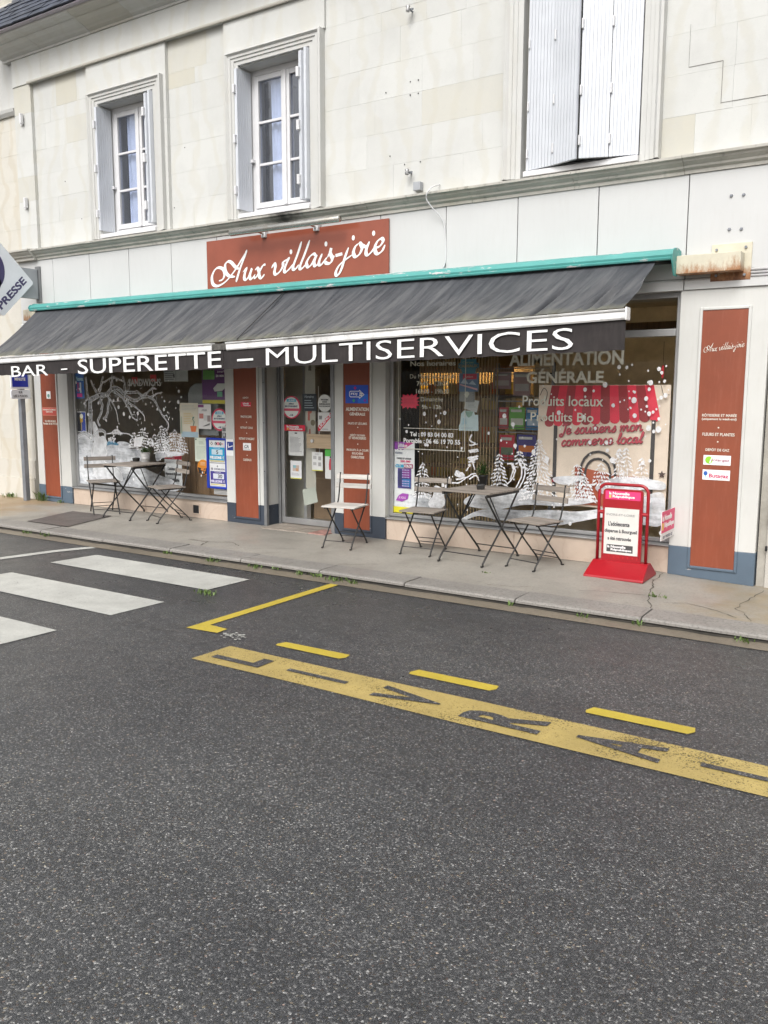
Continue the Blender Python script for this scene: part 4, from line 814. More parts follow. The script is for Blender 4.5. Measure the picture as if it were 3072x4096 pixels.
# ---- neighbours
NB = thing('neighbour_house', 'old stone house wall with eroded blocks at the left edge', 'building', (-12.5, .3, .05))
random.seed(5)
MB().box(-16, -10.85, .16, .5, 0, 7).build('wall', plain('old_mortar', (.44, .42, .36), .9), NB)
z = .62
course(-14, -10.86, .05, .36, .02, STONE2, NB, .7, 1.2, .14); course(-14, -10.86, .36, .62, .04, STONE2, NB, .6, 1.0, .12)
while z < 6.6:
    h = random.uniform(.30, .34); course(-14, -10.86, z, z+h, .06, STONE2, NB, .35, .8, .1); z += h
MB().extrude_x([(.06, 5.28), (.03, 5.28), (.0, 5.32), (-.01, 5.36), (.06, 5.36)], -14, -10.86).build('string_course', ARCHI, NB)
MB().box(-14, -10.86, .045, .1, 5.36, 6.6).build('frieze', ARCHI, NB)
NR = thing('neighbour_wall', 'grey rendered wall edge right of the rightmost red pillar', 'wall', (-.3, .3, .02))
REND = plain('grey_render', (.36, .34, .30), .9, .25, 3, bump=.5, dirt=.5, dirtcol=(.16, .14, .11))
MB().box(-1.262, 3, .045, .5, -.05, 2.44).build('wall', REND, NR); MB().box(-1.195, 3, .02, .045, .02, .95).build('panel', plain('pale_render', (.46, .44, .40), .9, .2, 3, bump=.3), NR, bevel=.004)
MB().box(-1.253, .6, .02, .2, 2.44, 3.343).build('upper_band', PANEL_W, NR)
MB().box(-1.20, -1.185, -.005, .02, .33, .37).build('latch', DARK, NR)
# ---- shop interior
SF = tag(MB().box(-10.9, -1.2, .14, 5.2, -.02, .062).build('shop_floor', plain('shop_floor_tile', (.42, .38, .31), .4, .2)), kind='structure')
IW = plain('interior_wall_paint', (.55, .49, .40), .8, .2)
for nm, bx in (('wall_back', (-10.9, -1.2, 5.1, 5.2, .06, 2.86)), ('wall_left', (-10.9, -10.74, .3, 5.1, .06, 2.86)), ('wall_right', (-1.26, -1.2, .3, 5.1, .06, 2.86)), ('shop_ceiling', (-10.74, -1.26, .3, 5.1, 2.80, 2.86))):
    tag(MB().box(*bx).build(nm, IW), kind='structure')
# ------------------------------------------------------------------ window paintings (flat paint on the outside of the panes)
GY = .0985
random.seed(31)
WBARK = m_glasspaint('window_bark_paint', (.72, .74, .76), .10, .60, 26)
def brush(parent, name, pts, w0, w1, y=GY, mat=WPAINT, edges=True):
    P = spline(mm(pts) if isinstance(pts[0][0], int) else pts, 6)
    P = [(x+random.uniform(-1, 1)*.004, z+random.uniform(-1, 1)*.004) for x, z in P]
    m = MB(); W = lambda t, d: (w0+(w1-w0)*t)*random.uniform(.85, 1.15)
    m.ribbon(P, W, y); o = m.build(name, mat, parent)
    if edges and w0 > .017:
        for s in (-1, 1):
            Q = []
            for i, (x, z) in enumerate(P):
                a = P[max(0, i-1)]; b = P[min(len(P)-1, i+1)]; d = Vector((b[0]-a[0], b[1]-a[1]))
                d = d.normalized() if d.length > 1e-9 else Vector((1, 0)); k = (w0+(w1-w0)*i/(len(P)-1))*.47*s
                Q.append((x-d.y*k, z+d.x*k))
            MB().ribbon(Q, lambda t, d: random.uniform(.004, .010), y-.0008).build('brush_line', WPAINT, parent)
    return o
BW = [(.085, .075), (.045, .03), (.07, .012), (.04, .01), (.035, .03), (.03, .009), (.025, .009), (.022, .009), (.045, .03), (.035, .02), (.02, .012), (.03, .025), (.03, .025), (.022, .016), (.024, .007), (.018, .012), (.045, .03), (.05, .025), (.09, .04), (.06, .03), (.03, .02)]
for q_, (l, (a, b)) in enumerate(zip(T['branch'], BW)): brush(SW1, 'painted_branch', l, a*.9, b*.9, GY-.00012*q_, WBARK)
for q_ in range(26):                                       # thin twigs off the painted limbs
    l = mm(random.choice(T['branch'][2:17])); i_ = random.randrange(len(l)-1); x_, z_ = l[i_]; a_ = random.uniform(-2.6, -.4) if random.random() < .7 else random.uniform(.3, 2.8); L_ = random.uniform(.06, .2)
    brush(SW1, 'painted_twig', [(x_, z_), (x_+L_*.4*math.cos(a_), z_+L_*.4*math.sin(a_)), (x_+L_*.8*math.cos(a_+.4), z_+L_*.8*math.sin(a_+.4)), (x_+L_*math.cos(a_+.2), z_+L_*math.sin(a_+.2))], .009, .004, GY-.0024-.00003*q_, WPAINT, False)
for q_, l in enumerate(T['bank1']): tri_poly('painted_snow_bank', spline(mm(l), 5, True), GY+.0002+.0002*q_, WSNOW, SW1)
tri_poly('painted_figure', spline(mm(T['figure1'][0]), 5, True), GY-.001, WFIG, SW1)
MB().ribbon(spline(mm(T['figure1'][0]), 4, True), lambda t, d: random.uniform(.006, .012), GY-.002).build('brush_line', WDOT, SW1)
tri_poly('painted_scarf', spline(mm(T['scarf1'][0]), 4, True), GY-.0016, m_glasspaint('window_blue_paint', (.12, .30, .45), .5, .95, 20), SW1)
tri_poly('painted_stone', mm(T['stone1'][0]), GY-.001, WDOT, SW1)
for l in T['hill1']: brush(SW1, 'painted_hill', l, .014, .012, edges=False)
def fir(parent, base, top, hw, y, name='painted_fir', n=None, bushy=False):
    """a fir of short downward brush marks laid in drooping tiers"""
    (bx, bz), (tx_, tz) = base, top; h = tz-bz; m = MB(); tiers = max(5, int(h/.032))
    for ti in range(tiers):
        t = (ti+.6)/tiers; wt = hw*(t**.8)*(1.05 if not bushy else math.sin(min(1, t*1.15+.1)*2.3)/max(.3, t**.8))*random.uniform(.8, 1.1)
        k = max(3, int(wt/.0085))
        for q in range(-k, k+1):
            s = q/k+random.uniform(-.06, .06)
            if random.random() < .12: continue
            x = tx_+(bx-tx_)*t+s*wt; z = tz-h*t-abs(s)**1.4*h*.07+random.uniform(-.006, .006)
            L = random.uniform(.022, .042); a = math.atan2(-.95, s*1.25+random.uniform(-.35, .35)); w = L*random.uniform(.28, .42)
            dx, dz = math.cos(a), math.sin(a); yy = y-.0009*random.random()
            m.add([(x, yy, z), (x+dx*L*.5-dz*w/2, yy, z+dz*L*.5+dx*w/2), (x+dx*L, yy, z+dz*L), (x+dx*L*.5+dz*w/2, yy, z+dz*L*.5-dx*w/2)], [(0, 1, 2, 3)])
    return tag(m.build(name, WFIR, parent), kind='stuff')
for i, l in enumerate(T['shrub1']):
    (bx, bz), (tx_, tz), (ex, _) = mm(l); fir(SW1, (bx, bz), (tx_, tz), abs(ex-bx), GY-.001, 'painted_shrub', bushy=i in (0, 2, 8))
for l in T['fir2']:
    (bx, bz), (tx_, tz), (ex, _) = mm(l); fir(SW2, (bx, bz), (tx_, tz), abs(ex-bx), GY-.001)
for q_, l in enumerate(T['bank2']): tri_poly('painted_snow_bank', spline(mm(l), 5, True), GY+.0001+.0002*q_, WSNOW, SW2)
for q_, l in enumerate(T['swirl2']): brush(SW2, 'painted_swirl', l, .016, .010, GY-.0020-.00015*q_, WDOT, False)
for l in T['deer2']: tri_poly('painted_animal', spline(mm(l), 5, True), GY-.0022, WPAINT, SW2)
def dots(parent, n, x0, x1, z0, z1, rmin, rmax, skip=lambda x, z: False):
    m = MB()
    for k in range(n):
        x, z = random.uniform(x0, x1), random.uniform(z0, z1)
        if skip(x, z): continue
        r = rmin+(rmax-rmin)*random.random()**2.5
        m.add([(x+r*math.cos(q)*random.uniform(.93, 1.05), GY-.0030-.00001*k, z+r*1.15*math.sin(q)*random.uniform(.93, 1.05)) for q in [j*.3927 for j in range(16)]], [tuple(range(16))[::-1]])
    return tag(m.build('painted_snowflake', WDOT, parent), kind='stuff')
dots(SW1, 95, -9.95, -7.85, .95, 1.75, .006, .024); dots(SW1, 25, -9.3, -7.6, .38, .75, .006, .016)
dots(SW2, 34, -4.82, -3.45, .75, 1.4, .006, .022); dots(SW2, 60, -3.5, -2.05, .95, 1.7, .006, .026); dots(SW2, 26, -2.5, -2.05, 1.3, 1.85, .008, .026); dots(SW2, 26, -4.3, -2.05, .36, .7, .006, .02)
for x, z in mm(T['leaf1'][0]):
    a = random.uniform(0, 6.28); L, w = .045, .012; c, s = math.cos(a), math.sin(a)
    MB().add([(x-c*L/2, GY-.002, z-s*L/2), (x-s*w/2, GY-.002, z+c*w/2), (x+c*L/2, GY-.002, z+s*L/2), (x+s*w/2, GY-.002, z-c*w/2)], [(3, 2, 1, 0)]).build('painted_leaf', WDOT, SW1)
# ------------------------------------------------------------------ vinyl lettering on the panes
x0, x1, z0, z1 = T_('pane_sandw'); text('SANDWICHS', x0, x1, z0, z1, .0965, plain('grey_vinyl', (.5, .51, .49), .6, .1), SW1, bold=.03)
for k, s, b in (('nos', 'Nos horaires', .02), ('mardi', 'Du Mardi au Samedi', 0), ('h1', '7h45 - 13h30', .015), ('h2', '16h00 - 19h30', .015), ('dim', 'Dimanche', 0), ('h3', '9h - 13h', .015), ('tel', 'Tel : 09 83 04 00 83', .035), ('port', 'Portable : 06 46 19 70 55', .035), ('alim', 'ALIMENTATION', .03), ('gen', 'GÉNÉRALE', .03), ('loc', 'Produits locaux', .01), ('bio', 'Produits Bio', .01)):
    x0, x1, z0, z1 = T_(k); text(s, x0, x1, z0, z1, .0940, LETW if k in ('tel', 'port') else GLET, SW2, bold=b)
for a, b, c, d in ((-4.782, -4.777, 1.02, 2.06), (-4.777, -4.01, 1.018, 1.026), (-4.012, -4.006, 1.018, 2.06), (-4.717, -4.081, 1.230, 1.236)): MB().box(a, b, .0935, .0945, c, d).build('frame_line', GLET, SW2)
# ------------------------------------------------------------------ posters and notices
class Poster:
    """a sheet of paper or card; prints on it are its children, laid out in unit coordinates"""
    def __init__(s, name, label, cat, box, y, c, th=.0012, shape=None, group=None, mat=None):
        s.x0, s.x1, s.z0, s.z1 = box; s.y = y; s.k = 0
        base = ((s.x0+s.x1)/2, y, s.z0); m = MB()
        if shape: m.prism([(s.x0+u*(s.x1-s.x0), s.z0+v*(s.z1-s.z0)) for u, v in shape], y, y+th)
        else: m.box(s.x0, s.x1, y, y+th, s.z0, s.z1)
        s.o = tag(m.build(name, mat or ink(c), None, base), label, cat, group)
    def _y(s): s.k += 1; return s.y-.0007*s.k-.0004
    def P(s, u, v): return (s.x0+u*(s.x1-s.x0), s.z0+v*(s.z1-s.z0))
    def r(s, u0, v0, u1, v1, c, name='print_block'):
        a, b = s.P(u0, v0), s.P(u1, v1); y = s._y(); MB().box(a[0], b[0], y, y+.0004, a[1], b[1]).build(name, ink(c), s.o); return s
    def t(s, u0, v0, u1, v1, txt, c, bold=.02, shear=0., tilt=0.):
        a, b = s.P(u0, v0), s.P(u1, v1); text(txt, a[0], b[0], a[1], b[1], s._y(), ink(c), s.o, bold=bold, shear=shear, tilt=tilt); return s
    def p(s, pts, c, name='print_shape'): tri_poly(name, [s.P(u, v) for u, v in pts], s._y(), ink(c), s.o); return s
    def d(s, u, v, ru, c, rv=None, name='print_disc'):
        a = s.P(u, v); w = (s.x1-s.x0)*ru; h = w if rv is None else (s.z1-s.z0)*rv; y = s._y()
        MB().disc(a[0], a[1], w, h, y, y+.0004).build(name, ink(c), s.o); return s
    def lines(s, u0, v0, u1, v1, n, c=(.25, .25, .27), ragged=.3):
        m = MB(); y = s._y()
        for k in range(n):
            v = v1-(v1-v0)*(k+.5)/n; a, b = s.P(u0, v), s.P(u1-(u1-u0)*ragged*random.random(), v); h = (s.z1-s.z0)*(v1-v0)/n*.16
            m.add([(a[0], y, a[1]-h), (b[0], y, a[1]-h), (b[0], y, a[1]+h), (a[0], y, a[1]+h)], [(0, 1, 2, 3)])
        tag(m.build('small_print', ink(c), s.o), kind='stuff'); return s
IN = .106; OUTY = .0925
BL = (.012, .04, .30); RD = (.52, .02, .05); INK = (.03, .03, .035)
def circ(n=24): return [(.5+.5*math.cos(2*math.pi*k/n), .5+.5*math.sin(2*math.pi*k/n)) for k in range(n)]
# left window
Poster('poster', 'blue drinks poster in the top left corner of the left shop window', 'poster', (-10.0+.035, -9.79, 1.50, 1.93), IN, (.02, .10, .34)).r(.05, .8, .55, .92, (.35, .04, .18)).t(.12, .55, .95, .68, 'Nouveau', (.4, .6, .7)).r(.2, .2, .4, .5, (.35, .08, .2)).r(.5, .18, .68, .5, (.5, .55, .6)).r(.15, .05, .75, .16, (.5, .03, .2))
Poster('poster', 'small poster of a glass of beer on black and blue', 'poster', T_('beer'), IN, WH).r(.04, .03, .96, .97, (.012, .012, .02)).p([(.5, .03), (.96, .03), (.96, .97), (.6, .97)], BL).p([(.5, .45), (.72, .5), (.74, .75), (.46, .72)], (.5, .3, .03)).d(.62, .78, .15, (.7, .66, .55)).r(.54, .08, .62, .45, (.3, .25, .1))
Poster('price_list', 'pale blue price list in the lower left corner of the left shop window', 'price list', (-9.955, -9.70, .352, .79), IN, (.55, .60, .66)).t(.04, .93, .7, .985, 'Tarif des Consommations', (.12, .14, .3)).lines(.06, .05, .42, .9, 20, (.3, .34, .42)).lines(.52, .05, .95, .9, 20, (.3, .34, .42))
def nr(p, u0, v0, u1, v1, c=WH, col2=(.6, .42, .1)):
    du, dv = u1-u0, v1-v0
    p.t(u0, v0+dv*.52, u0+du*.14, v1, 'la', c, .03); p.t(u0+du*.18, v0+dv*.52, u0+du*.78, v1, 'Nouvelle', c, .03); p.t(u0+du*.18, v0, u1, v0+dv*.5, 'République', c, .03); p.r(u0+du*.02, v0+dv*.06, u0+du*.12, v0+dv*.44, col2)
p = Poster('newspaper_poster', 'newspaper headline poster with red header inside the left shop window', 'poster', (-8.385, -8.075, .36, .80), .2, (.50, .51, .52)); p.r(0, .88, 1, 1, RD); nr(p, .1, .90, .6, .985); p.t(.08, .76, .9, .82, 'INDRE-ET-LOIRE', (.3, .3, .3), 0); p.t(.2, .56, .8, .66, "L'adolescente", INK); p.t(.05, .4, .95, .5, 'disparue à Bourgueil', INK); p.t(.2, .24, .85, .34, 'a été retrouvée', INK)
Poster('poster', 'purple scratch card poster with green patch and yellow strip', 'poster', (-7.588, -7.172, 1.456, 1.93), IN, (.085, .025, .11)).r(0, 0, 1, .09, (.45, .40, .03)).p([(.04, .6), (.5, .6), (.5, .9), (.06, .92)], (.10, .25, .06)).t(.04, .82, .46, .94, 'FÉTICHE', (.03, .05, .02), .04).t(.56, .66, .97, .72, '20 000 €', WH).t(.62, .76, .92, .82, 'jusqu\'à', (.5, .45, .5)).p([(.45, .38), (.62, .5), (.98, .5), (.98, .43), (.8, .32), (.5, .3)], (.42, .44, .42)).r(.6, .17, .8, .3, (.12, .3, .2))
Poster('arched_panel', 'translucent grey arched panel behind the posters of the left shop window', 'panel', T_('dome'), .16, (.17, .18, .18), shape=[(0, 0), (1, 0), (1, .8), (.93, .92), (.75, 1), (.25, 1), (.07, .92), (0, .8)])
Poster('notice', 'white double notice at the top of the left shop window', 'notice', (-8.242, -7.822, 1.72, 1.87), IN, (.40, .42, .41)).r(.49, 0, .51, 1, (.2, .2, .2)).lines(.03, .1, .46, .9, 5, (.1, .1, .1)).r(.4, .3, .45, .6, INK)
Poster('poster', 'cream plant exchange poster with an orange flower pot', 'poster', T_('cream'), OUTY, (.50, .47, .38)).r(.05, .0, .97, .16, (.30, .40, .46)).lines(.1, .78, .95, .95, 4, (.35, .36, .33)).lines(.2, .38, .75, .72, 7, (.48, .36, .14)).p([(.55, .33), (.9, .33), (.84, .16), (.61, .16)], (.52, .13, .04)).p([(.70, .33), (.74, .33), (.80, .45), (.72, .52), (.80, .6), (.70, .6), (.68, .52), (.76, .45)], (.08, .16, .12)).p([(.03, .1), (.12, .1), (.1, .6), (.06, .6)], (.25, .32, .25))
Poster('poster', 'white event poster with photos between the cream poster and the round sticker', 'poster', T_('white'), OUTY, (.58, .57, .56)).r(.02, .87, .45, .98, (.18, .05, .15)).t(.3, .72, .7, .8, 'ATELIER', (.3, .3, .32)).r(.1, .42, .42, .62, (.42, .16, .14)).r(.45, .34, .7, .56, (.46, .46, .45)).r(.72, .3, .95, .55, (.25, .2, .2)).p([(.35, .1), (.9, .16), (.9, .24), (.6, .12)], (.2, .2, .2))
def no18(box, y, lab):
    p = Poster('age_sticker', lab, 'sticker', box, y, (.50, .05, .10), shape=circ()); p.d(.5, .5, .42, (.60, .63, .60)); p.r(.25, .74, .75, .86, (.06, .34, .48)); p.t(.32, .76, .68, .84, '-18 ANS', WH); p.t(.36, .62, .64, .70, 'ZÉRO', (.05, .06, .13), .03); p.t(.16, .49, .84, .58, "JEU D'ARGENT", (.05, .06, .13), .03); p.r(.09, .34, .91, .45, (.50, .08, .13)); p.t(.4, .12, .6, .2, '-18', (.05, .06, .13))
no18((-7.434, -7.168, 1.134, 1.40), OUTY, 'round pink-rimmed age sticker in the left shop window')
Poster('notice', 'small black and white notice beside the round sticker in the left window', 'notice', (-7.262, -7.17, 1.04, 1.19), OUTY-.004, (.45, .45, .45)).r(.1, .1, .9, .5, (.05, .05, .05)).r(.1, .6, .9, .9, (.12, .12, .12)).r(.25, .2, .5, .45, (.4, .4, .4))
Poster('letter', 'pale green typed letter in the left shop window', 'letter', T_('greenpaper'), OUTY, (.52, .57, .48)).lines(.3, .72, .75, .86, 3, (.25, .3, .25)).lines(.12, .1, .85, .66, 11, (.36, .4, .34)).r(.05, .9, .15, .96, (.12, .14, .12)).r(.82, .9, .95, .96, (.2, .22, .2))
p = Poster('network_sticker', 'round orange and black mobile network sticker', 'sticker', (-7.688, -7.492, .585, .78), OUTY-.003, (.55, .20, .02), shape=circ()); p.p([(.02, .5), (.35, .45), (.65, .45), (.98, .5), (.86, .15), (.5, 0), (.14, .15)], (.025, .025, .028)); p.t(.3, .27, .72, .5, '4G', (.58, .22, .05), .04); p.lines(.28, .62, .75, .85, 3, (.6, .5, .35), .2); p.r(.4, .12, .48, .24, WH); p.r(.54, .12, .62, .24, (.6, .25, .05))
def frame_board(): 
    t = thing('lottery_frame', 'blue framed double lottery board showing 5 and 30 millions', 'notice board', (-7.355, .08, .44)); m = MB(); x0, x1, z0, z1 = -7.508, -7.165, .440, 1.050; w = .035; y0, y1 = .062, .088
    m.box(x0, x0+w, y0, y1, z0, z1); m.box(x1-w, x1, y0, y1, z0, z1); m.box(x0+w, x1-w, y0, y1, z1-w*.7, z1); m.box(x0+w, x1-w, y0, y1, z0, z0+w*.7)
    m.build('frame', plain('blue_plastic', (.012, .045, .42), .35, .1), t, bevel=.006); MB().box(x0+w, x1-w, .080, .087, z0+.02, z1-.02).build('back_panel', ink((.3, .3, .32)), t)
    return t
fb = frame_board()
def sheet_on(par, lab, box, y, c, todo):
    q = Poster.__new__(Poster); q.x0, q.x1, q.z0, q.z1 = box; q.y = y; q.k = 0; q.o = MB().box(box[0], box[1], y, y+.0012, box[2], box[3]).build('card', ink(c), par); q.o['label'] = lab; todo(q)
def lotoA(q):
    for k, (ch, c, cc) in enumerate((('L', WH, INK), ('O', (.5, .02, .08), WH), ('T', INK, WH), ('O', WH, (.5, .02, .08)))): q.d(.42+.15*k, .86, .075, c if k else INK); q.t(.385+.15*k, .82, .455+.15*k, .9, ch, cc if k else WH, .03)
    q.p([(.1, .86), (.18, .94), (.26, .86), (.18, .78)], INK); q.p([(.13, .86), (.18, .91), (.23, .86), (.18, .81)], WH); q.r(.02, .12, .98, .70, (.02, .30, .52)); q.t(.3, .64, .7, .685, 'Prochain tirage', WH, .01); q.r(.18, .36, .86, .60, (.46, .58, .64)); q.t(.47, .39, .60, .57, '5', (.05, .07, .08)); q.t(.08, .17, .8, .30, 'MILLIONS', WH, .06); q.t(.85, .17, .96, .30, '€', WH, .05); q.r(.06, .06, .94, .09, (.5, .42, .05))
def lotoB(q):
    q.t(.28, .72, .95, .80, 'EUROMILLIONS', (.2, .2, .25), .03); q.p([(.08, .76), (.15, .84), (.22, .76), (.15, .68)], (.2, .2, .22)); q.p([(.45, .88), (.5, .94), (.55, .88), (.5, .83)], (.2, .2, .22)); q.r(.05, .12, .98, .66, (.045, .035, .20)); q.t(.32, .60, .7, .645, 'Prochain tirage', WH, .01); q.r(.22, .33, .90, .56, (.52, .55, .60)); q.t(.52, .36, .8, .53, '30', (.05, .05, .07)); q.t(.08, .16, .8, .28, 'MILLIONS', (.5, .48, .62), .06); q.t(.85, .16, .96, .28, '€', (.5, .48, .62), .05); q.r(.06, .06, .94, .09, (.5, .42, .05))
sheet_on(fb, 'upper card announcing 5 millions', (-7.467, -7.206, .755, 1.018), .077, (.60, .61, .62), lotoA); sheet_on(fb, 'lower card announcing 30 millions', (-7.467, -7.206, .470, .742), .077, (.60, .61, .62), lotoB)
Poster('label_strip', 'fringed strip of small paper labels below the blue lottery board', 'labels', (-7.42, -7.19, .368, .432), OUTY, (.34, .34, .33)).lines(.05, .1, .95, .9, 3, (.12, .12, .12), .1)
# right window
starp = []
for k in range(28):
    a = 2*math.pi*k/28; r = (.5 if k % 2 == 0 else .38)*random.uniform(.9, 1.05); ca, sa = math.cos(a), math.sin(a); q = max(abs(ca), abs(sa))
    starp.append((.5+r*ca/q*.98, .5+r*sa/q*.98))
p = Poster('price_star', 'spiky red cardboard price star in the right shop window', 'sign', T_('starbox'), IN, (.60, .025, .07), shape=starp); p.lines(.2, .3, .8, .75, 5, (.42, .02, .05), .2)
Poster('gift_sign', 'blue hanging gift card sign behind the opening hours', 'sign', T_('cadeaux'), IN, (.045, .17, .24), shape=[(.12, 1), (.88, 1), (.88, .75), (1, .7), (1, .4), (.88, .35), (.82, 0), (.2, 0), (.14, .3), (0, .4), (0, .7), (.12, .75)]).t(.04, .42, .96, .62, 'CADEAUX', (.30, .24, .12), .03).t(.2, .7, .75, .85, 'Cartes', (.25, .32, .2))
Poster('gift_poster', 'blue and red gift card poster hanging below the blue gift sign', 'poster', T_('p_a'), IN+.003, (.09, .15, .24)).r(.2, .66, .9, .95, (.38, .03, .06)).t(.38, .72, .7, .86, 'plan', (.5, .4, .4), .01, .2).p([(.05, .35), (.95, .06), (.95, .16), (.05, .42)], (.5, .3, .33)).p([(.1, .45), (.3, .75), (.5, .4), (.7, .6), (.9, .35)], (.35, .42, .5))
Poster('flyer', 'grey striped flyer with a pale diamond in the right shop window', 'flyer', T_('p_b'), IN+.006, (.16, .17, .17)).lines(.05, .08, .95, .92, 9, (.3, .3, .28), .1).p([(.32, .6), (.5, .95), (.66, .65), (.5, .3)], (.45, .46, .40))
Poster('flyer', 'tilted pale flyer above the bag shaped card in the right shop window', 'flyer', T_('p_c'), IN+.009, (.38, .40, .39), shape=[(.15, 1), (1, .82), (.85, .0), (0, .28)]).lines(.25, .35, .8, .75, 4, (.22, .24, .25))
Poster('bag_card', 'pale blue bag shaped card hanging in the right shop window', 'card', T_('p_d'), IN+.012, (.42, .52, .54), shape=[(.0, .0), (.97, 0), (1, .05), (.97, .8), (.8, .8), (.75, .97), (.25, 1), (.1, .85), (.06, .35), (0, .25)]).p([(.3, .97), (.72, .95), (.65, .75), (.5, .65), (.4, .72)], (.20, .32, .26)).lines(.1, .08, .9, .18, 2, (.3, .36, .4)).p([(.15, .3), (.4, .35), (.35, .6), (.2, .65)], (.3, .45, .52))
p = Poster('scratchcard_poster', 'tall white scratch card poster at the left end of the right shop window', 'poster', (-4.833, -4.59, .352, 1.089), IN, (.60, .61, .62))
p.p([(0, .90), (.08, .885), (.15, .9), (.23, .885), (.3, .9), (.4, .885), (.5, .9), (.62, .93), (1, 1), (0, 1)], (.20, .035, .28)).p([(.5, .9), (.62, .93), (1, 1), (.6, 1), (.45, .94)], (.42, .04, .2)).t(.2, .925, .62, .975, 'illiko', WH, .02, .3).t(.04, .83, .4, .86, 'NOUVEAU', (.12, .14, .2), .02).t(.1, .755, .85, .78, 'TENTEZ DE GAGNER', (.04, .04, .05), .02, .1).t(.3, .715, .8, .745, '500 000', (.5, .02, .12), .03, .1).t(.05, .64, .48, .685, 'CLUB', (.03, .28, .45), .06, .1).r(.48, .635, .93, .695, (.45, .06, .18)).t(.5, .645, .9, .685, 'COLOR', WH, .04).r(.18, .35, .85, .63, (.045, .035, .16)).r(.42, .5, .82, .62, (.18, .03, .2)).r(.42, .37, .82, .48, (.02, .14, .32)).r(.22, .38, .38, .6, (.03, .03, .09)).p([(.1, .17), (.25, .25), (.45, .28), (.75, .27), (.7, .2), (.55, .18), (.4, .16), (.2, .17)], (.25, .05, .3)).t(.25, .2, .6, .24, 'À VOUS', (.6, .4, .6)).r(0, 0, 1, .085, (.55, .50, .02))
m = MB()
for i in range(5):
    for j in range(7): 
        a = p.P(.46+.075*i, .385+.034*j+(.02 if j > 2 else 0)); m.box(a[0]-.006, a[0]+.006, p.y-.0199, p.y-.0195, a[1]-.006, a[1]+.006)
tag(m.build('symbol_grid', ink((.35, .3, .5)), p.o), kind='stuff')
# big "Je soutiens mon commerce local" poster
HAND = {'e': (.85, [[(0, .4), (.35, .45), (.65, .7), (.5, 1), (.2, .85), (.12, .4), (.35, 0), (.65, .08), (.88, .38)]]), 's': (.8, [[(0, .1), (.3, .5), (.5, 1.05), (.55, .75), (.72, .35), (.55, .0), (.2, .02)]]),
 'o': (.9, [[(.55, 1), (.2, .9), (.1, .45), (.3, .02), (.65, .1), (.75, .6), (.55, 1), (.62, .78), (.95, .75)]]), 'u': (1.05, [[(.0, .8), (.1, 1), (.1, .3), (.3, 0), (.6, .25), (.75, 1), (.75, .25), (.9, .02), (1.08, .3)]]),
 't': (.62, [[(.35, 1.6), (.25, .8), (.2, .2), (.38, 0), (.62, .3)], [(0, 1.05), (.6, 1.1)]]), 'i': (.52, [[(.1, .8), (.2, 1), (.18, .25), (.32, 0), (.55, .3)], [(.25, 1.45), (.29, 1.5)]]),
 'n': (1.05, [[(0, .7), (.15, 1), (.15, 0)], [(.15, .5), (.45, .95), (.7, .85), (.72, .25), (.88, 0), (1.08, .3)]]), 'm': (1.5, [[(0, .7), (.15, 1), (.15, 0)], [(.15, .5), (.42, .95), (.62, .85), (.62, 0)], [(.62, .5), (.9, .95), (1.12, .85), (1.14, .25), (1.3, 0), (1.52, .3)]]),
 'c': (.75, [[(.62, .8), (.4, 1), (.12, .6), (.2, .1), (.45, 0), (.78, .3)]]), 'r': (.75, [[(0, .6), (.2, 1.1), (.3, .9), (.55, .9), (.5, .3), (.62, 0), (.8, .3)]]), 'l': (.52, [[(0, .3), (.35, 1.2), (.38, 1.8), (.22, 1.7), (.15, .5), (.3, 0), (.55, .3)]]),
 'a': (1., [[(.65, .85), (.4, 1), (.1, .6), (.2, .05), (.5, .2), (.7, .95), (.68, .2), (.82, 0), (1.02, .3)]]), 'J': (1.0, [[(.15, 1.5), (.5, 1.75), (1.05, 1.68)], [(.75, 1.7), (.7, .6), (.5, -.3), (.15, -.4), (.05, -.1), (.4, .15)]]), ' ': (.55, [])}
def hand(txt, x0, x1, zb, xh, y, mat, parent, w, tilt=0., slant=.22):
    tot = sum(HAND[c][0] for c in txt); k = (x1-x0)/tot; m = MB(); cx = 0; q_ = 0
    for c in txt:
        for l in HAND[c][1]:
            pts = [(x0+(cx+a)*k+b*xh*slant, zb+b*xh+tilt*(cx+a)/tot) for a, b in l]; q_ += 1; m.ribbon(spline(pts, 5), w, y-.0003*(q_ % 2))
        cx += HAND[c][0]
    return m.build('lettering', mat, parent)
p = Poster('shop_poster', 'large beige poster with a red striped market awning in the right shop window', 'poster', (-3.255, -2.045, .56, 1.665), .135, (.62, .52, .43), .003)
X = lambda x: (x-p.x0)/(p.x1-p.x0); Z = lambda z: (z-p.z0)/(p.z1-p.z0)
n = 12; ax0, ax1, bx0, bx1 = -3.13, -2.19, -3.19, -2.125
def aw_z(u): return 1.315+.075*u
for k in range(n):
    u0, u1 = k/n, (k+1)/n; c = (.60, .03, .06) if k % 2 else ((.25, .025, .03) if k > 5 else (.30, .03, .04))
    t0, t1 = ax0+(ax1-ax0)*u0, ax0+(ax1-ax0)*u1; b0, b1 = bx0+(bx1-bx0)*u0, bx0+(bx1-bx0)*u1; zz = aw_z(u0)
    sc = [(b1+(b0-b1)*(.5-.5*math.cos(q*math.pi/6)), zz-.035*math.sin(q*math.pi/6)) for q in range(7)]
    p.p([(X(t0), Z(1.662)), (X(b0), Z(zz))]+[(X(a), Z(b)) for a, b in reversed(sc)]+[(X(b1), Z(zz)), (X(t1), Z(1.662))], c, 'print_stripe')
for a in (-3.095, -2.195): p.r(X(a), 0, X(a+.035), Z(aw_z((a+3.1)/1.0)-.02), (.045, .04, .04))
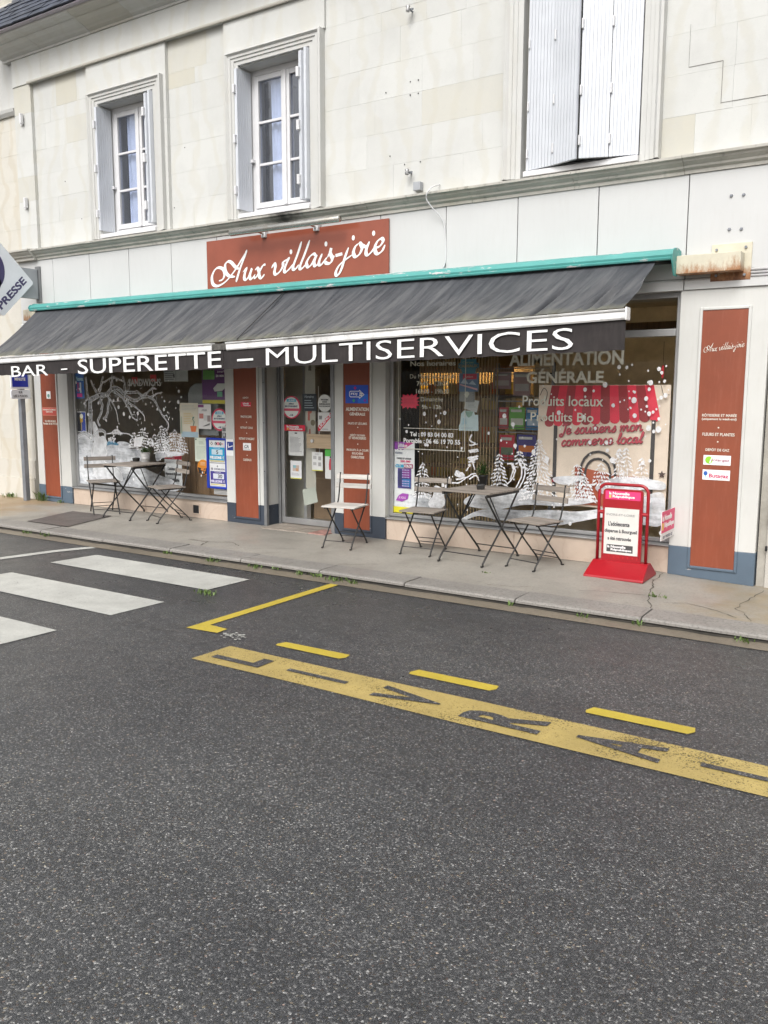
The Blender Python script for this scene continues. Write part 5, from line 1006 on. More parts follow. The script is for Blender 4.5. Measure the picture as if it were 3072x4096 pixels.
p.r(X(-3.13), Z(.80), X(-2.1), Z(.815), (.05, .03, .03)); p.p([(X(-2.88), Z(.93)), (X(-2.45), Z(.86)), (X(-2.40), Z(.58)), (X(-2.86), Z(.58))], (.33, .075, .035)); p.r(X(-3.1), Z(.77), X(-2.95), Z(.80), (.22, .02, .03)); p.r(X(-2.4), Z(.60), X(-2.3), Z(.86), (.34, .03, .04))
arc = [(-2.66+.16*math.cos(a), .90+.17*math.sin(a)) for a in [k*math.pi/10 for k in range(11)]]
for rr_, yy in ((1., p._y()), (.72, p._y())): MB().ribbon([(-2.66+(x+2.66)*rr_, .84+(z-.84)*rr_) for x, z in [(-2.49, .72)]+arc+[(-2.83, .72)]], .022, yy).build('print_handle', ink((.04, .035, .035)), p.o)
pk = ink((.40, .05, .075)); dk = ink((.10, .03, .03))
for dx, mt in ((.0035, dk), (0, pk)):
    hand('Je soutiens mon', -3.035+dx, -2.275+dx, 1.215-dx, .052, p._y(), mt, p.o, .0125, .055); hand('commerce local', -3.02+dx, -2.27+dx, 1.108-dx, .052, p._y(), mt, p.o, .0125, .055)
for (sx, sz, sr) in ((-2.085, .895, .035), (-3.145, .97, .02), (-3.21, 1.345, .02)):
    p.p([(X(sx+(sr if k % 2 == 0 else sr*.45)*math.sin(k*math.pi/5)), Z(sz+(sr if k % 2 == 0 else sr*.45)*math.cos(k*math.pi/5))) for k in range(10)], (.07, .045, .04))
MB().ribbon(spline([(-3.235, 1.57), (-3.2, 1.635), (-3.165, 1.60), (-3.175, 1.53), (-3.21, 1.49)], 5), .006, p._y()).build('print_curl', ink((.08, .06, .05)), p.o)
MB().ribbon([(-2.125, 1.66), (-2.10, 1.575), (-2.05, 1.58)], .005, p._y()).build('print_curl', ink((.08, .06, .05)), p.o)
# door notices (on the glass leaf)
DYF = .2495
no18(T_('d18'), DYF, 'round pink-rimmed age sticker on the glass door')
p = Poster('newspaper_sticker', 'red newspaper sticker on the glass door', 'sticker', T_('dNR'), DYF-.004, RD); nr(p, .13, .12, .88, .9)
Poster('notice', 'long typed notice below the red newspaper sticker on the door', 'notice', T_('dpap1'), DYF, (.52, .53, .52)).r(.42, .9, .58, .95, INK).lines(.1, .15, .88, .78, 13, (.22, .22, .23))
Poster('notice', 'small notice with a colourful block low on the glass door', 'notice', T_('dpap2'), DYF, (.58, .59, .60)).r(.2, .42, .78, .75, (.42, .34, .3)).r(.25, .6, .5, .75, (.2, .4, .45)).r(.5, .42, .7, .58, (.45, .25, .12)).lines(.1, .18, .9, .34, 3).r(.0, 0, 1, .05, (.5, .5, .08))
p = Poster('hours_slate', 'dark slate with chalked opening hours on the glass door', 'sign', T_('dblack'), DYF, (.025, .032, .04)); p.t(.15, .76, .8, .92, 'Horaires', (.35, .4, .42), .0, .3); p.lines(.15, .12, .85, .68, 4, (.25, .3, .32), .4)
p = Poster('surveillance_sticker', 'round white electronic surveillance sticker on the glass door', 'sticker', (-5.945, -5.755, 1.375, 1.57), DYF, (.58, .59, .57), shape=circ())
for k, s in enumerate(('MAGASIN', 'SOUS', 'SURVEILLANCE', 'ÉLECTRONIQUE')): w = (.26, .16, .4, .4)[k]; p.t(.5-w, .66-.125*k, .5+w, .745-.125*k, s, INK, .03)
p = Poster('licence_sign', 'white licence sign with a red diagonal band on the glass door', 'sign', (-5.945, -5.757, 1.165, 1.372), DYF, (.60, .60, .59)); p.p([(0, .0), (0, .22), (.9, .98), (1, .98), (1, .78), (.12, .0)], RD)
a, b = p.P(.08, .06), p.P(.92, .8); ang_ = math.atan2(b[1]-a[1], b[0]-a[0]); yy = p._y()
text('LICENCE', .02, .24, 0, .035, 0, ink(WH), p.o, bold=.04, frame=lambda s, t, d: (a[0]+s*math.cos(ang_)-t*math.sin(ang_), yy-d*.4, a[1]-.004+s*math.sin(ang_)+t*math.cos(ang_)))
p.t(.1, .62, .3, .82, 'III', INK, .01); p.lines(.3, .05, .9, .14, 2, (.2, .2, .2))
Poster('notice', 'white notice with four grey squares low on the glass door', 'notice', T_('dqr'), DYF, (.58, .59, .58)).r(.12, .62, .42, .8, (.36, .36, .36)).r(.6, .58, .85, .78, (.30, .30, .30)).r(.12, .3, .42, .46, (.38, .38, .38)).r(.6, .26, .85, .46, (.30, .30, .30)).r(0, 0, 1, .05, (.5, .5, .08)).lines(.3, .86, .7, .94, 2)
Poster('gas_poster', 'narrow poster with green top and a red gas bottle beside the door frame', 'poster', (-5.85, -5.745, .634, .965), DYF, (.56, .57, .56)).r(0, .76, 1, 1, (.07, .36, .06)).p([(.55, .3), (.95, .3), (.98, .5), (.9, .66), (.75, .7), (.6, .66), (.52, .5)], (.45, .03, .05)).r(.65, .7, .85, .76, INK)
Poster('taped_sheet', 'crumpled translucent sheet taped low on the glass door', 'paper', T_('dtrans'), .262, (.34, .36, .32), shape=[(0, .82), (.85, 1), (1, .25), (.12, 0)])
sp_ = Poster('fruit_banner', 'long pale paper banner with drawn fruits hanging behind the door', 'banner', (-6.165, -6.02, .50, 2.05), .30, (.36, .345, .30)); sp_.d(.45, .57, .22, (.40, .12, .08), .02).r(.25, .5, .45, .56, (.38, .1, .08)).d(.75, .485, .22, (.12, .10, .06), .022).p([(.3, .36), (.55, .36), (.5, .44), (.4, .44)], (.3, .08, .06)).p([(.35, .86), (.65, .86), (.6, .93), (.4, .93)], (.10, .09, .07))
# white chain of lights behind the door
tag(MB().tube([(-5.975, .30, 1.66), (-5.973, .30, 1.3), (-5.966, .30, .92)], .004, 6).build('bead_chain', LETW, None, (-5.97, .3, .92)), 'thin white bead chain hanging behind the glass door', 'chain')
# ------------------------------------------------------------------ things inside the shop
random.seed(77)
t = thing('wire_rack', 'tall rack of tan upright rods with a wooden beam behind the opening hours', 'rack', (-4.47, .9, .06))
ROD = plain('tan_rod', (.46, .34, .19), .5, .2)
for k in range(27): MB().box(-4.95+k*.036, -4.938+k*.036, .79, .80, .062, 2.06).build('rod', ROD, t)
MB().box(-4.96, -4.0, .81, .85, 1.235, 1.35).build('beam', BROWN, t); MB().box(-4.96, -4.0, .81, 1.15, .78, .80).build('shelf', BROWN, t); MB().box(-4.96, -4.0, .81, 1.15, .45, .47).build('shelf', BROWN, t); MB().box(-4.96, -4.0, .81, 1.15, 1.00, 1.02).build('shelf', BROWN, t)
t = thing('strip_curtain', 'black ribbed strip curtain at the left of the right shop window', 'curtain', (-5.08, .85, .06))
for k in range(16): MB().box(-5.24+k*.0185, -5.228+k*.0185, .80, .815, .064, 2.1).build('strip', BLACK, t)
t = thing('shop_shelf', 'back shelf stocked with yellow and orange packets seen through the rods', 'shelf', (-5.3, 2.4, .06))
MB().box(-6.2, -4.4, 2.6, 2.64, .064, 2.1).build('back_board', plain('warm_board', (.34, .24, .10), .7), t)
for z in (.5, .95, 1.36, 1.55, 1.9): MB().box(-6.2, -4.4, 2.2, 2.6, z, z+.025).build('board', BROWN, t)
PC = [('yellow', (.55, .40, .06)), ('golden', (.5, .34, .05)), ('orange', (.5, .12, .03)), ('tan', (.45, .33, .12)), ('brown', (.3, .2, .1)), ('pale yellow', (.55, .45, .2))]
ORD = ['first', 'second', 'third', 'fourth', 'fifth', 'sixth', 'seventh', 'eighth', 'ninth', 'tenth', 'eleventh', 'twelfth', 'thirteenth', 'fourteenth', 'fifteenth', 'sixteenth', 'seventeenth', 'eighteenth', 'nineteenth', 'twentieth', 'twenty-first', 'twenty-second', 'twenty-third', 'twenty-fourth']
for z, w_ in ((.525, 'lowest'), (.975, 'second'), (1.385, 'third'), (1.575, 'top')):
    x = -6.15; k_ = 0
    while x < -4.5:
        w = random.uniform(.07, .14); h = random.uniform(.10, .17 if z > 1.3 else .3)
        if random.random() < .85:
            nm, cc = random.choice(PC); tag(MB().box(x, x+w-.01, 2.22, 2.4, z+.001, z+h).build('packet', ink(cc), None, (x, 2.3, z)), '%s packet, %s from the left on the %s board behind the rods' % (nm, ORD[k_], w_), 'packet', 'packets on the back shelf'); k_ += 1
        x += w
t = thing('magazine_rack', 'grey wire magazine rack inside the right shop window', 'rack', (-3.7, .9, .06))
for x in (-4.04, -3.42): MB().box(x-.015, x+.015, .86, .89, .064, 1.9).build('post', ALU_D, t)
for z in (.86, 1.18, 1.5, 1.78):
    MB().box(-4.03, -3.43, .80, .87, z, z+.012).build('ledge', ALU_D, t)
    MB().tube([(-4.03, .785, z+.06), (-3.43, .785, z+.06)], .004, 6).build('wire', ALU_D, t)
for k in range(9): MB().tube([(-4.0+k*.068, .785, .86), (-4.0+k*.068, .785, .98)], .003, 5).build('wire', ALU_D, t)
for (k, c, lab, ex) in (('mg1', (.42, .06, .07), 'red magazine in the middle row of the magazine rack', (.5, .5, .48)), ('mg2', (.12, .36, .06), 'green magazine in the middle row of the magazine rack', (.5, .52, .45)), ('mg3', (.03, .16, .36), 'blue magazine in the middle row of the magazine rack', (.35, .45, .55)), ('mg4', (.46, .025, .05), 'large red magazine in the lower row of the rack', (.10, .14, .09)), ('mg5', (.04, .035, .20), 'purple blue magazine with orange fish in the lower row', (.5, .14, .03)), ('mgt1', (.30, .20, .22), 'pale pink magazine at top left of the rack', (.4, .36, .36)), ('mgt2', (.36, .25, .25), 'pale red magazine at top right of the rack', (.42, .4, .4))):
    x0, x1, z0, z1 = T_(k); q = Poster('magazine', lab, 'magazine', (x0, x1, z0, z1), .81, c, .006, group='magazines in the rack'); q.r(.1, .2, .9, .5, ex); q.t(.1, .72, .9, .9, 'MAG', WH) if False else q.r(.1, .78, .8, .9, (.5, .5, .48))
t = thing('plank_partition', 'brown vertical plank partition behind the left shop window', 'partition', (-8.1, .55, .06))
for k in range(9): 
    x = -8.62+k*.12; MB().box(x, x+.116, .5+random.uniform(-.003, .003), .53, .064, 1.06).build('plank', BROWN, t)
for lab, (x0, x1, y0, z1) in (('grey display cabinet far inside the left shop window', (-10.4, -9.3, 2.6, 1.6)), ('dark drinks cooler far inside the left shop window', (-9.1, -8.4, 3.0, 1.95)), ('brown bar counter inside the left shop window', (-8.3, -7.2, 2.2, 1.1))):
    t = thing('cabinet', lab, 'cabinet', ((x0+x1)/2, y0+.25, .06)); MB().box(x0, x1, y0+.02, y0+.5, .064, z1).build('body', plain('cabinet_grey', (.20, .19, .18), .6, .3), t, bevel=.01)
    for k in range(3): MB().box(x0+.04, x1-.04, y0, y0+.018, .2+k*(z1-.3)/3, .2+(k+.85)*(z1-.3)/3).build('front', plain('cabinet_front', (.24, .21, .17), .5, .4), t, bevel=.004)
for k, (x, z, c) in enumerate(((-9.42, 1.75, (.45, .03, .03)), (-9.05, 1.78, (.45, .03, .03)))):
    Poster('price_tag', ('left', 'right')[k]+' red price tag hanging behind the painted tree', 'price tag', (x, x+.12, z-.05, z+.04), .6, c)
t = thing('paper_garland', 'red paper ornament hanging top right in the right shop window', 'ornament', (-2.15, .3, 1.75)); MB().disc(-2.17, 1.78, .012, .06, .30, .31, 12).build('bead', ink((.5, .02, .03)), t); MB().tube([(-2.17, .305, 1.84), (-2.17, .305, 2.04)], .002, 5).build('string', BLACK, t)

def fill_lamp_mat():
    t = NT('fill_tube'); t.b.inputs['Emission Color'].default_value = (1, .78, .45, 1); t.b.inputs['Emission Strength'].default_value = 22.; t.base((.8, .7, .5)); return t.m
LIT = fill_lamp_mat()  # warm tubes added to brighten the shop's depth, each behind a lip
for (x0, x1, y, z, lab) in ((-6.15, -4.5, 2.30, 1.885, 'lit warm lamp tube of the grocery shelf behind the rods'), (-7.3, -6.3, 3.2, 2.3, 'lit warm lamp tube of the shelf behind the glass door'), (-4.2, -2.4, 2.6, 2.35, 'lit warm lamp tube deep inside the right shop window')):
    t = thing('fill_lamp', lab, 'lamp', ((x0+x1)/2, y, z)); MB().box(x0, x1, y-.03, y+.03, z+.018, z+.04).build('housing', PVC, t); MB().tube([(x0+.03, y, z), (x1-.03, y, z)], .014, 8).build('tube', LIT, t, smooth=True); MB().box(x0, x1, y-.055, y-.045, z-.045, z+.04).build('lip', BROWN, t)
t = thing('shop_shelf', 'back shelf with pale goods seen through the glass door', 'shelf', (-7.0, 3.6, .06))
MB().box(-7.9, -6.2, 3.7, 3.74, .064, 2.2).build('back_board', plain('pale_board', (.5, .42, .28), .7), t)
for z in (.4, .8, 1.2, 1.6, 2.0): MB().box(-7.9, -6.2, 3.35, 3.7, z, z+.025).build('board', plain('pale_shelf', (.55, .5, .4), .6), t)
PC2 = [('cream', (.55, .5, .4)), ('red', (.5, .1, .06)), ('yellow', (.5, .38, .08)), ('blue', (.2, .3, .4)), ('white', (.5, .5, .5)), ('green', (.25, .4, .15))]
for z, w_ in ((.425, 'lowest'), (.825, 'second'), (1.225, 'third'), (1.625, 'top')):
    x = -7.85; k_ = 0
    while x < -6.35:
        w = random.uniform(.12, .24); h = random.uniform(.16, .3)
        nm, cc = random.choice(PC2); tag(MB().box(x, x+w-.015, 3.4, 3.6, z+.001, z+h).build('carton', ink(cc), None, (x, 3.5, z)), '%s carton, %s from the left on the %s board behind the door' % (nm, ORD[k_], w_), 'carton', 'cartons behind the door'); k_ += 1; x += w

t = thing('partition', 'white partition panel just inside the glass door on its left', 'partition', (-6.75, .75, .06)); MB().box(-7.05, -6.52, .72, .76, .064, 2.4).build('panel', plain('partition_white', (.66, .64, .56), .6, .08), t, bevel=.004); MB().box(-6.52, -6.48, .70, .78, .064, 2.4).build('edge_post', PVC, t)
t = thing('cardboard_panel', 'plain brown cardboard panel standing behind the glass door', 'panel', (-6.32, .85, .06)); MB().box(-6.46, -6.10, .82, .84, .064, 1.25).build('sheet', plain('cardboard', (.36, .25, .16), .8, .15), t); MB().box(-6.46, -6.10, .812, .819, .55, .57).build('tape', plain('brown_tape', (.45, .33, .2), .4), t)
t = thing('shop_counter', 'pale wooden counter deeper inside behind the glass door', 'counter', (-6.4, 2.0, .06)); MB().box(-7.3, -6.0, 1.9, 2.3, .064, .95).build('body', plain('counter_beige', (.55, .46, .32), .6, .15), t, bevel=.006); MB().box(-7.34, -5.96, 1.86, 2.34, .952, .99).build('worktop', BROWN, t, bevel=.005)
# ------------------------------------------------------------------ awning
random.seed(13)
AWN_T = thing('awning', 'long dark grey shop awning with white lettered valance', 'awning', (-6.2, -.1, 2.65))
def bar_top(x): return 2.005+(x+10.4)*(.078/4.3) if x < -6.05 else 2.086+(x+6.05)*(.126/3.97)
def val_bot(x): return (1.786+(x+10.4)*.0085) if x < -6.05 else (1.823+(x+6.05)*.0215 if x < -4.07 else 1.8656+(x+4.07)*.0238)
HP = [(-.03, 2.735), (-.11, 2.752), (-.20, 2.742), (-.252, 2.722), (-.268, 2.690), (-.262, 2.672), (-.275, 2.664), (-.27, 2.650), (-.235, 2.648), (-.22, 2.665), (-.03, 2.67)]
MB().extrude_x(HP, -10.36, -1.985).build('hood', TEAL, AWN_T, smooth=False)
MB().extrude_x([(-.02, 2.742), (-.12, 2.757), (-.20, 2.748), (-.262, 2.725), (-.28, 2.69), (-.27, 2.64), (-.20, 2.53), (-.12, 2.53), (-.02, 2.60)], -1.985, -1.972).build('end_cap', TEAL, AWN_T, bevel=.003)
MB().extrude_x([(-.02, 2.742), (-.12, 2.757), (-.20, 2.748), (-.262, 2.725), (-.28, 2.69), (-.25, 2.645), (-.02, 2.66)], -10.373, -10.36).build('end_cap', TEAL, AWN_T, bevel=.003)
MB().tube([(-10.34, -.15, 2.665), (-2.0, -.15, 2.665)], .035, 12).build('roller', BLACK, AWN_T, smooth=True)
def fabric(x0, x1, n):
    cre = []
    for k in range(int((x1-x0)*13)):
        cre.append((random.uniform(x0, x1), random.uniform(.02, .16), random.uniform(.016, .045), random.uniform(-.045, .038), random.uniform(.0, .45)))
    NV = 22; vs = []
    for i in range(n+1):
        x = x0+(x1-x0)*i/n
        for j in range(NV+1):
            v = j/NV; y = -.215+(-.985+.215)*v; zt, zb = 2.648, bar_top(x)+.012
            z = zt+(zb-zt)*v - .028*math.sin(v*math.pi)
            d = 0
            for (cx, sk, w, a, v0) in cre:
                e = (x-cx-sk*(1-v)*1.6)/w
                if abs(e) < 3: d += a*math.exp(-e*e)*max(0, min(1, (v-v0)*2.2))*(1-max(0, (v-.72)/.28)**2*.93)
            d += .006*math.sin(x*2.3+v*1.2)*(1-v)
            xs_ = x-.22*(1-v); en = min(1, v*2.5)*(1-max(0, (v-.80)/.20))
            d += en*(.011*math.sin(xs_*46+1.6*math.sin(xs_*3.1))+.0065*math.sin(xs_*83+2.2*math.sin(xs_*1.7)))*(.55+.45*math.sin(xs_*2.7+1))
            vs.append((x, y-d*.55, z+d*.8))
    fs = [(i*(NV+1)+j, i*(NV+1)+j+1, (i+1)*(NV+1)+j+1, (i+1)*(NV+1)+j) for i in range(n) for j in range(NV)]
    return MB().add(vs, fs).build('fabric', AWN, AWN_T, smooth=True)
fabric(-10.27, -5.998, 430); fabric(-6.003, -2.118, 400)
MB().hexa([(-6.006, -.22, 2.655), (-5.994, -.22, 2.655), (-5.994, -.98, bar_top(-6)+.022), (-6.006, -.98, bar_top(-6)+.022), (-6.006, -.22, 2.659), (-5.994, -.22, 2.659), (-5.994, -.98, bar_top(-6)+.026), (-6.006, -.98, bar_top(-6)+.026)]).build('seam', BLACK, AWN_T)
MB().ribbon([(-6.02, 0), (-5.995, 0)], .01, 0) if False else None
def bar(x0, x1):
    m = MB(); n = 2; P0 = [(-.972, -.072), (-.985, -.078), (-1.022, -.078), (-1.03, -.066), (-1.03, -.022), (-1.022, -.018), (-1.04, -.014), (-1.045, -.004), (-1.035, .0), (-.975, .006)]
    vs = [(x, y, bar_top(x)+z) for x in (x0, x1) for y, z in P0]; k = len(P0)
    m.add(vs, [(i, (i+1) % k, k+(i+1) % k, k+i) for i in range(k)]+[tuple(range(k))[::-1], tuple(range(k, 2*k))]); return m.build('front_bar', BAR_W, AWN_T)
bar(-10.3, -6.30); bar(-6.10, -2.085)
MB().box(-2.085, -2.07, -1.052, -.968, bar_top(-2.08)-.085, bar_top(-2.08)+.01).build('bar_cap', BAR_W, AWN_T, bevel=.004)
MB().hexa([(-6.30, -1.02, bar_top(-6.3)-.07), (-6.10, -1.02, bar_top(-6.1)-.07), (-6.10, -.98, bar_top(-6.1)-.07), (-6.30, -.98, bar_top(-6.3)-.07), (-6.30, -1.02, bar_top(-6.3)-.012), (-6.10, -1.02, bar_top(-6.1)-.012), (-6.10, -.98, bar_top(-6.1)-.005), (-6.30, -.98, bar_top(-6.3)-.005)]).build('bar_joint', plain('blackened_bar', (.10, .095, .085), .8, .6, 25), AWN_T)
def valance(x0, x1, n, sag=0):
    vs = []; NV = 8
    for i in range(n+1):
        x = x0+(x1-x0)*i/n; zt = bar_top(x)-.07; zb = val_bot(x)+.0025*math.sin(x*37)
        for j in range(NV+1):
            v = j/NV; vs.append((x, -1.004-.005*v*math.sin(x*6.3+1)-.003*v*math.sin(x*17)-(.012*v*math.sin((x+2.4)*40)*max(0, (x+2.5)) if x > -2.5 else 0), zt+(zb-zt)*v))
    fs = [(i*(NV+1)+j, i*(NV+1)+j+1, (i+1)*(NV+1)+j+1, (i+1)*(NV+1)+j) for i in range(n) for j in range(NV)]
    return MB().add(vs, fs).build('valance', VAL, AWN_T, smooth=True)
valance(-10.3, -6.16, 260); valance(-6.155, -2.09, 260)
for (s, x0, x1, z0, z1, tl) in (('BAR', -9.70, -8.975, 1.757, 1.898, .016), ('-', -8.73, -8.615, 1.842, 1.857, .004), ('SUPERETTE', -8.425, -6.18, 1.790, 1.956, .046), ('-', -5.965, -5.755, 1.895, 1.915, .006), ('MULTISERVICES', -5.59, -2.49, 1.848, 2.012, .078)):
    text(s, x0, x1, z0+(.012 if s == 'BAR' else 0), z1, -1.017, LETW, AWN_T, bold=-.006 if len(s) > 9 else .004, tilt=tl)
for x in (-9.3, -6.2, -2.45):
    MB().tube([(x, -.17, 2.62), (x-.25, -.55, 2.20), (x, -.985, bar_top(x)-.03)], .018, 8).build('arm', BAR_W, AWN_T)
    MB().box(x-.03, x+.03, -.2, -.02, 2.54, 2.645).build('arm_bracket', BAR_W, AWN_T, bevel=.004)
def bracket(x0, x1, bx0, bx1, lab):
    t = thing('awning_bracket', lab, 'bracket', ((x0+x1)/2, -.01, 2.48), group=None)
    MB().box(x0, x1, -.022, -.005, 2.483, 2.772).build('wall_plate', RUST, t, bevel=.003)
    for dx, dz in ((.04, .245), (.26, .25), (.045, .045), (.26, .04)): MB().tube([(x0+dx, -.022, 2.483+dz), (x0+dx, -.036, 2.483+dz)], .011, 6).build('bolt', GALV, t)
    MB().box(bx0, bx1, -.16, -.023, 2.545, 2.688).build('beam', RUST, t, bevel=.004)
    return t
bracket(-1.735, -1.43, -1.972, -1.482, 'rusty cream steel bracket holding the right end of the awning')
bracket(-10.675, -10.37, -10.66, -10.376, 'rusty cream steel bracket holding the left end of the awning')
# ------------------------------------------------------------------ main sign and lamp
t = thing('shop_sign', 'wide brick red sign board with white script lettering above the awning', 'sign', (-6.07, -.02, 2.755))
MB().box(-7.322, -4.827, -.030, -.012, 2.755, 3.300).build('board', RED_SIGN, t, bevel=.002)
aux(t, -.0315, LETW)
t = thing('sign_lamp', 'long tubular metal lamp above the red sign board', 'lamp', (-6.04, -.2, 3.28))
CH = plain('tarnished_chrome', (.55, .54, .50), .25, .2, 3, metal=.85, dirt=.5, dirtcol=(.3, .2, .08))
MB().tube([(-6.79, -.20, 3.318), (-6.78, -.20, 3.318), (-5.31, -.20, 3.318), (-5.30, -.20, 3.318)], [.026, .034, .034, .030], 18).build('tube', CH, t, smooth=True)
for x in (-6.44, -5.72):
    MB().box(x-.03, x+.03, -.06, -.008, 3.262, 3.325).build('bracket', PVC, t, bevel=.004); MB().tube([(x, -.05, 3.30), (x, -.19, 3.312)], .012, 8).build('arm', CH, t)
# ------------------------------------------------------------------ press sign
t = thing('press_sign', 'diamond shaped white press sign jutting from the wall at the left edge', 'sign', (-10.5, -.02, 2.79))
MB().box(-10.54, -10.44, -.028, -.006, 2.785, 3.262).build('wall_plate', ALU_D, t, bevel=.003)
MB().box(-10.53, -10.475, -.62, -.034, 2.83, 3.222).build('bracket_box', GREYM, t, bevel=.003)
def rot45(pts, c, y_, z_): return [(y_+(a-b)*c, z_+(a+b)*c) for a, b in pts]
h_ = .335; rc = .035; sq = []
for (cx_, cz_, a0) in ((h_-rc, h_-rc, 0), (-h_+rc, h_-rc, 90), (-h_+rc, -h_+rc, 180), (h_-rc, -h_+rc, 270)):
    for k in range(7): a = R(a0+k*15); sq.append((cx_+rc*math.cos(a), cz_+rc*math.sin(a)))
YC, ZC_ = -.600, 3.030; c45 = math.sqrt(.5)
dia = [(YC+(a-b)*c45, ZC_+(a+b)*c45) for a, b in sq]
m = MB(); n = len(dia); m.add([(-10.474, y, z) for y, z in dia]+[(-10.435, y, z) for y, z in dia], [tuple(range(n))[::-1], tuple(range(n, 2*n))]+[(i, (i+1) % n, n+(i+1) % n, n+i) for i in range(n)])
m.build('board', SIGNW, t)
PUR = plain('press_purple', (.055, .045, .13), .4, .1)
m = MB(); k = 32; m.add([(-10.4335, YC-.10+.155*math.cos(q*2*math.pi/k), ZC_+.11+.23*math.sin(q*2*math.pi/k)) for q in range(k)], [tuple(range(k))]); m.build('emblem', PUR, t)
m = MB(); m.add([(-10.4335, YC-.03, ZC_-.12), (-10.4335, YC+.0, ZC_-.06), (-10.4335, YC-.01, ZC_+.0), (-10.4335, YC-.08, ZC_-.1)], [(0, 1, 2, 3)]); m.build('emblem', PUR, t)
A0 = Vector((-.598, 2.660)); dirv = Vector((.705, .709))
text('PRESSE', -.03, .525, 0, .100, 0, PUR, t, bold=.035, frame=lambda s, tt_, d: (-10.4345+d, A0.x+dirv.x*s-dirv.y*tt_, A0.y+dirv.y*s+dirv.x*tt_))
# ------------------------------------------------------------------ parking sign
t = thing('parking_sign', 'square grey post with a blue stopping sign and a white plate below the awning', 'sign', (-10.84, -.13, .07))
MB().box(-10.875, -10.805, -.168, -.098, .06, 2.25).build('post', GALV, t, bevel=.006)
def rplate(y0, y1, z0, z1, x, r, mat, name, th=.022):
    pts = []
    for (cy_, cz_, a0) in ((y1-r, z1-r, 0), (y0+r, z1-r, 90), (y0+r, z0+r, 180), (y1-r, z0+r, 270)):
        for k in range(6): a = R(a0+k*18); pts.append((cy_+r*math.cos(a), cz_+r*math.sin(a)))
    n = len(pts); m = MB(); m.add([(x-th, y, z) for y, z in pts]+[(x, y, z) for y, z in pts], [tuple(range(n))[::-1], tuple(range(n, 2*n))]+[(i, (i+1) % n, n+(i+1) % n, n+i) for i in range(n)])
    return m.build(name, mat, t)
XP = -10.78
rplate(-.318, -.030, 1.628, 1.99, XP, .03, SIGNW, 'plate'); rplate(-.302, -.060, 1.655, 1.97, XP+.002, .006, plain('sign_blue', (.012, .03, .36), .35, .1), 'blue_field', .002)
fx = lambda s, tt_, d: (XP+.003+d, s, tt_)
text('MINUTE', -.262, -.100, 1.739, 1.781, 0, LETW, t, bold=.03, frame=fx); text('ARRÊT', -.25, -.115, 1.86, 1.90, 0, LETW, t, bold=.03, frame=fx)
rplate(-.322, -.028, 1.492, 1.617, XP, .025, SIGNW, 'plate'); fx2 = lambda s, tt_, d: (XP+.0012+d, s, tt_)
GREYL = plain('grey_print', (.14, .14, .15), .5); text('SUR', -.212, -.152, 1.566, 1.596, 0, GREYL, t, bold=.02, frame=fx2); text('LES 5 PLACES', -.290, -.078, 1.516, 1.548, 0, GREYL, t, bold=.02, frame=fx2)
# ------------------------------------------------------------------ small wall fittings
for z, w in ((5.176, 'upper'), (4.105, 'lower')):
    t = thing('shutter_stop', w+' white metal bracket on the corner pilaster', 'bracket', (-10.67, -.02, z)); MB().box(-10.71, -10.655, -.015, -.003, z-.075, z+.075).build('plate', PVC, t, bevel=.003); MB().box(-10.665, -10.63, -.06, -.016, z-.065, z+.065).build('lip', PVC, t, bevel=.003)
for z, w in ((5.174, 'upper'), (3.703, 'lower')):
    t = thing('wall_insulator', w+' small metal cable insulator on the upper wall', 'insulator', (-4.6, .02, z)); MB().tube([(-4.6, .03, z), (-4.6, -.06, z)], .008, 8).build('pin', GALV, t)
    MB().lathe((-4.6, -.055, z-.03), [(.012, 0), (.022, .01), (.014, .03), (.022, .05), (.012, .06)], 12).build('insulator', ALU, t, smooth=True); MB().box(-4.64, -4.56, -.03, -.02, z-.008, z+.008).build('strap', GALV, t)
tag(MB().box(-4.545, -4.465, -.035, .028, 3.525, 3.605).build('junction_box', GREYM, None, (-4.5, .02, 3.525), bevel=.006), 'small grey junction box above the string course', 'junction box')
tag(MB().tube(spline([(-4.28, .02, 3.56), (-4.29, -.13, 3.50), (-4.33, -.145, 3.42), (-4.30, -.10, 3.34), (-4.215, -.03, 3.22), (-4.188, -.014, 3.05), (-4.186, -.012, 2.85), (-4.21, -.015, 2.78)], 8), .006, 8).build('cable', PVC, None, (-4.2, -.02, 2.78), smooth=True), 'thin white cable hanging from the string course', 'cable')
for k, z in enumerate((2.512, 2.536, 2.560)): tag(MB().tube([(-1.428, -.02, z), (-.6, -.02, z)], .0105, 10).build('conduit', PVC, None, (-1.0, -.02, z), smooth=True), ('lowest', 'middle', 'top')[k]+' of three white conduits right of the rusty bracket', 'conduit')
for k, (x, z) in enumerate(((-1.611, 3.139), (-1.519, 3.136), (-1.612, 2.883), (-1.522, 2.877))): tag(MB().tube([(x, -.0055, z), (x, -.02, z)], [.014, .009], 8).build('bolt', GALV, None, (x, -.01, z)), ('upper left', 'upper right', 'lower left', 'lower right')[k]+' bolt of four on the rightmost white panel', 'bolt')
for (x, z) in ((-4.62, 4.55), (-4.53, 4.55), (-4.62, 4.43), (-4.53, 4.43), (-4.9, 4.5), (-4.85, 3.9), (-4.68, 3.80), (-4.5, 3.80), (-7.7, 4.4), (-8.0+.1, 3.75), (-9.9, 4.3), (-9.6, 3.8)):
    MB().disc(x, z, .006, .007, .025 if x > -5.6 else .040, .027 if x > -5.6 else .042, 8).build('bolt_hole', DARK, B)
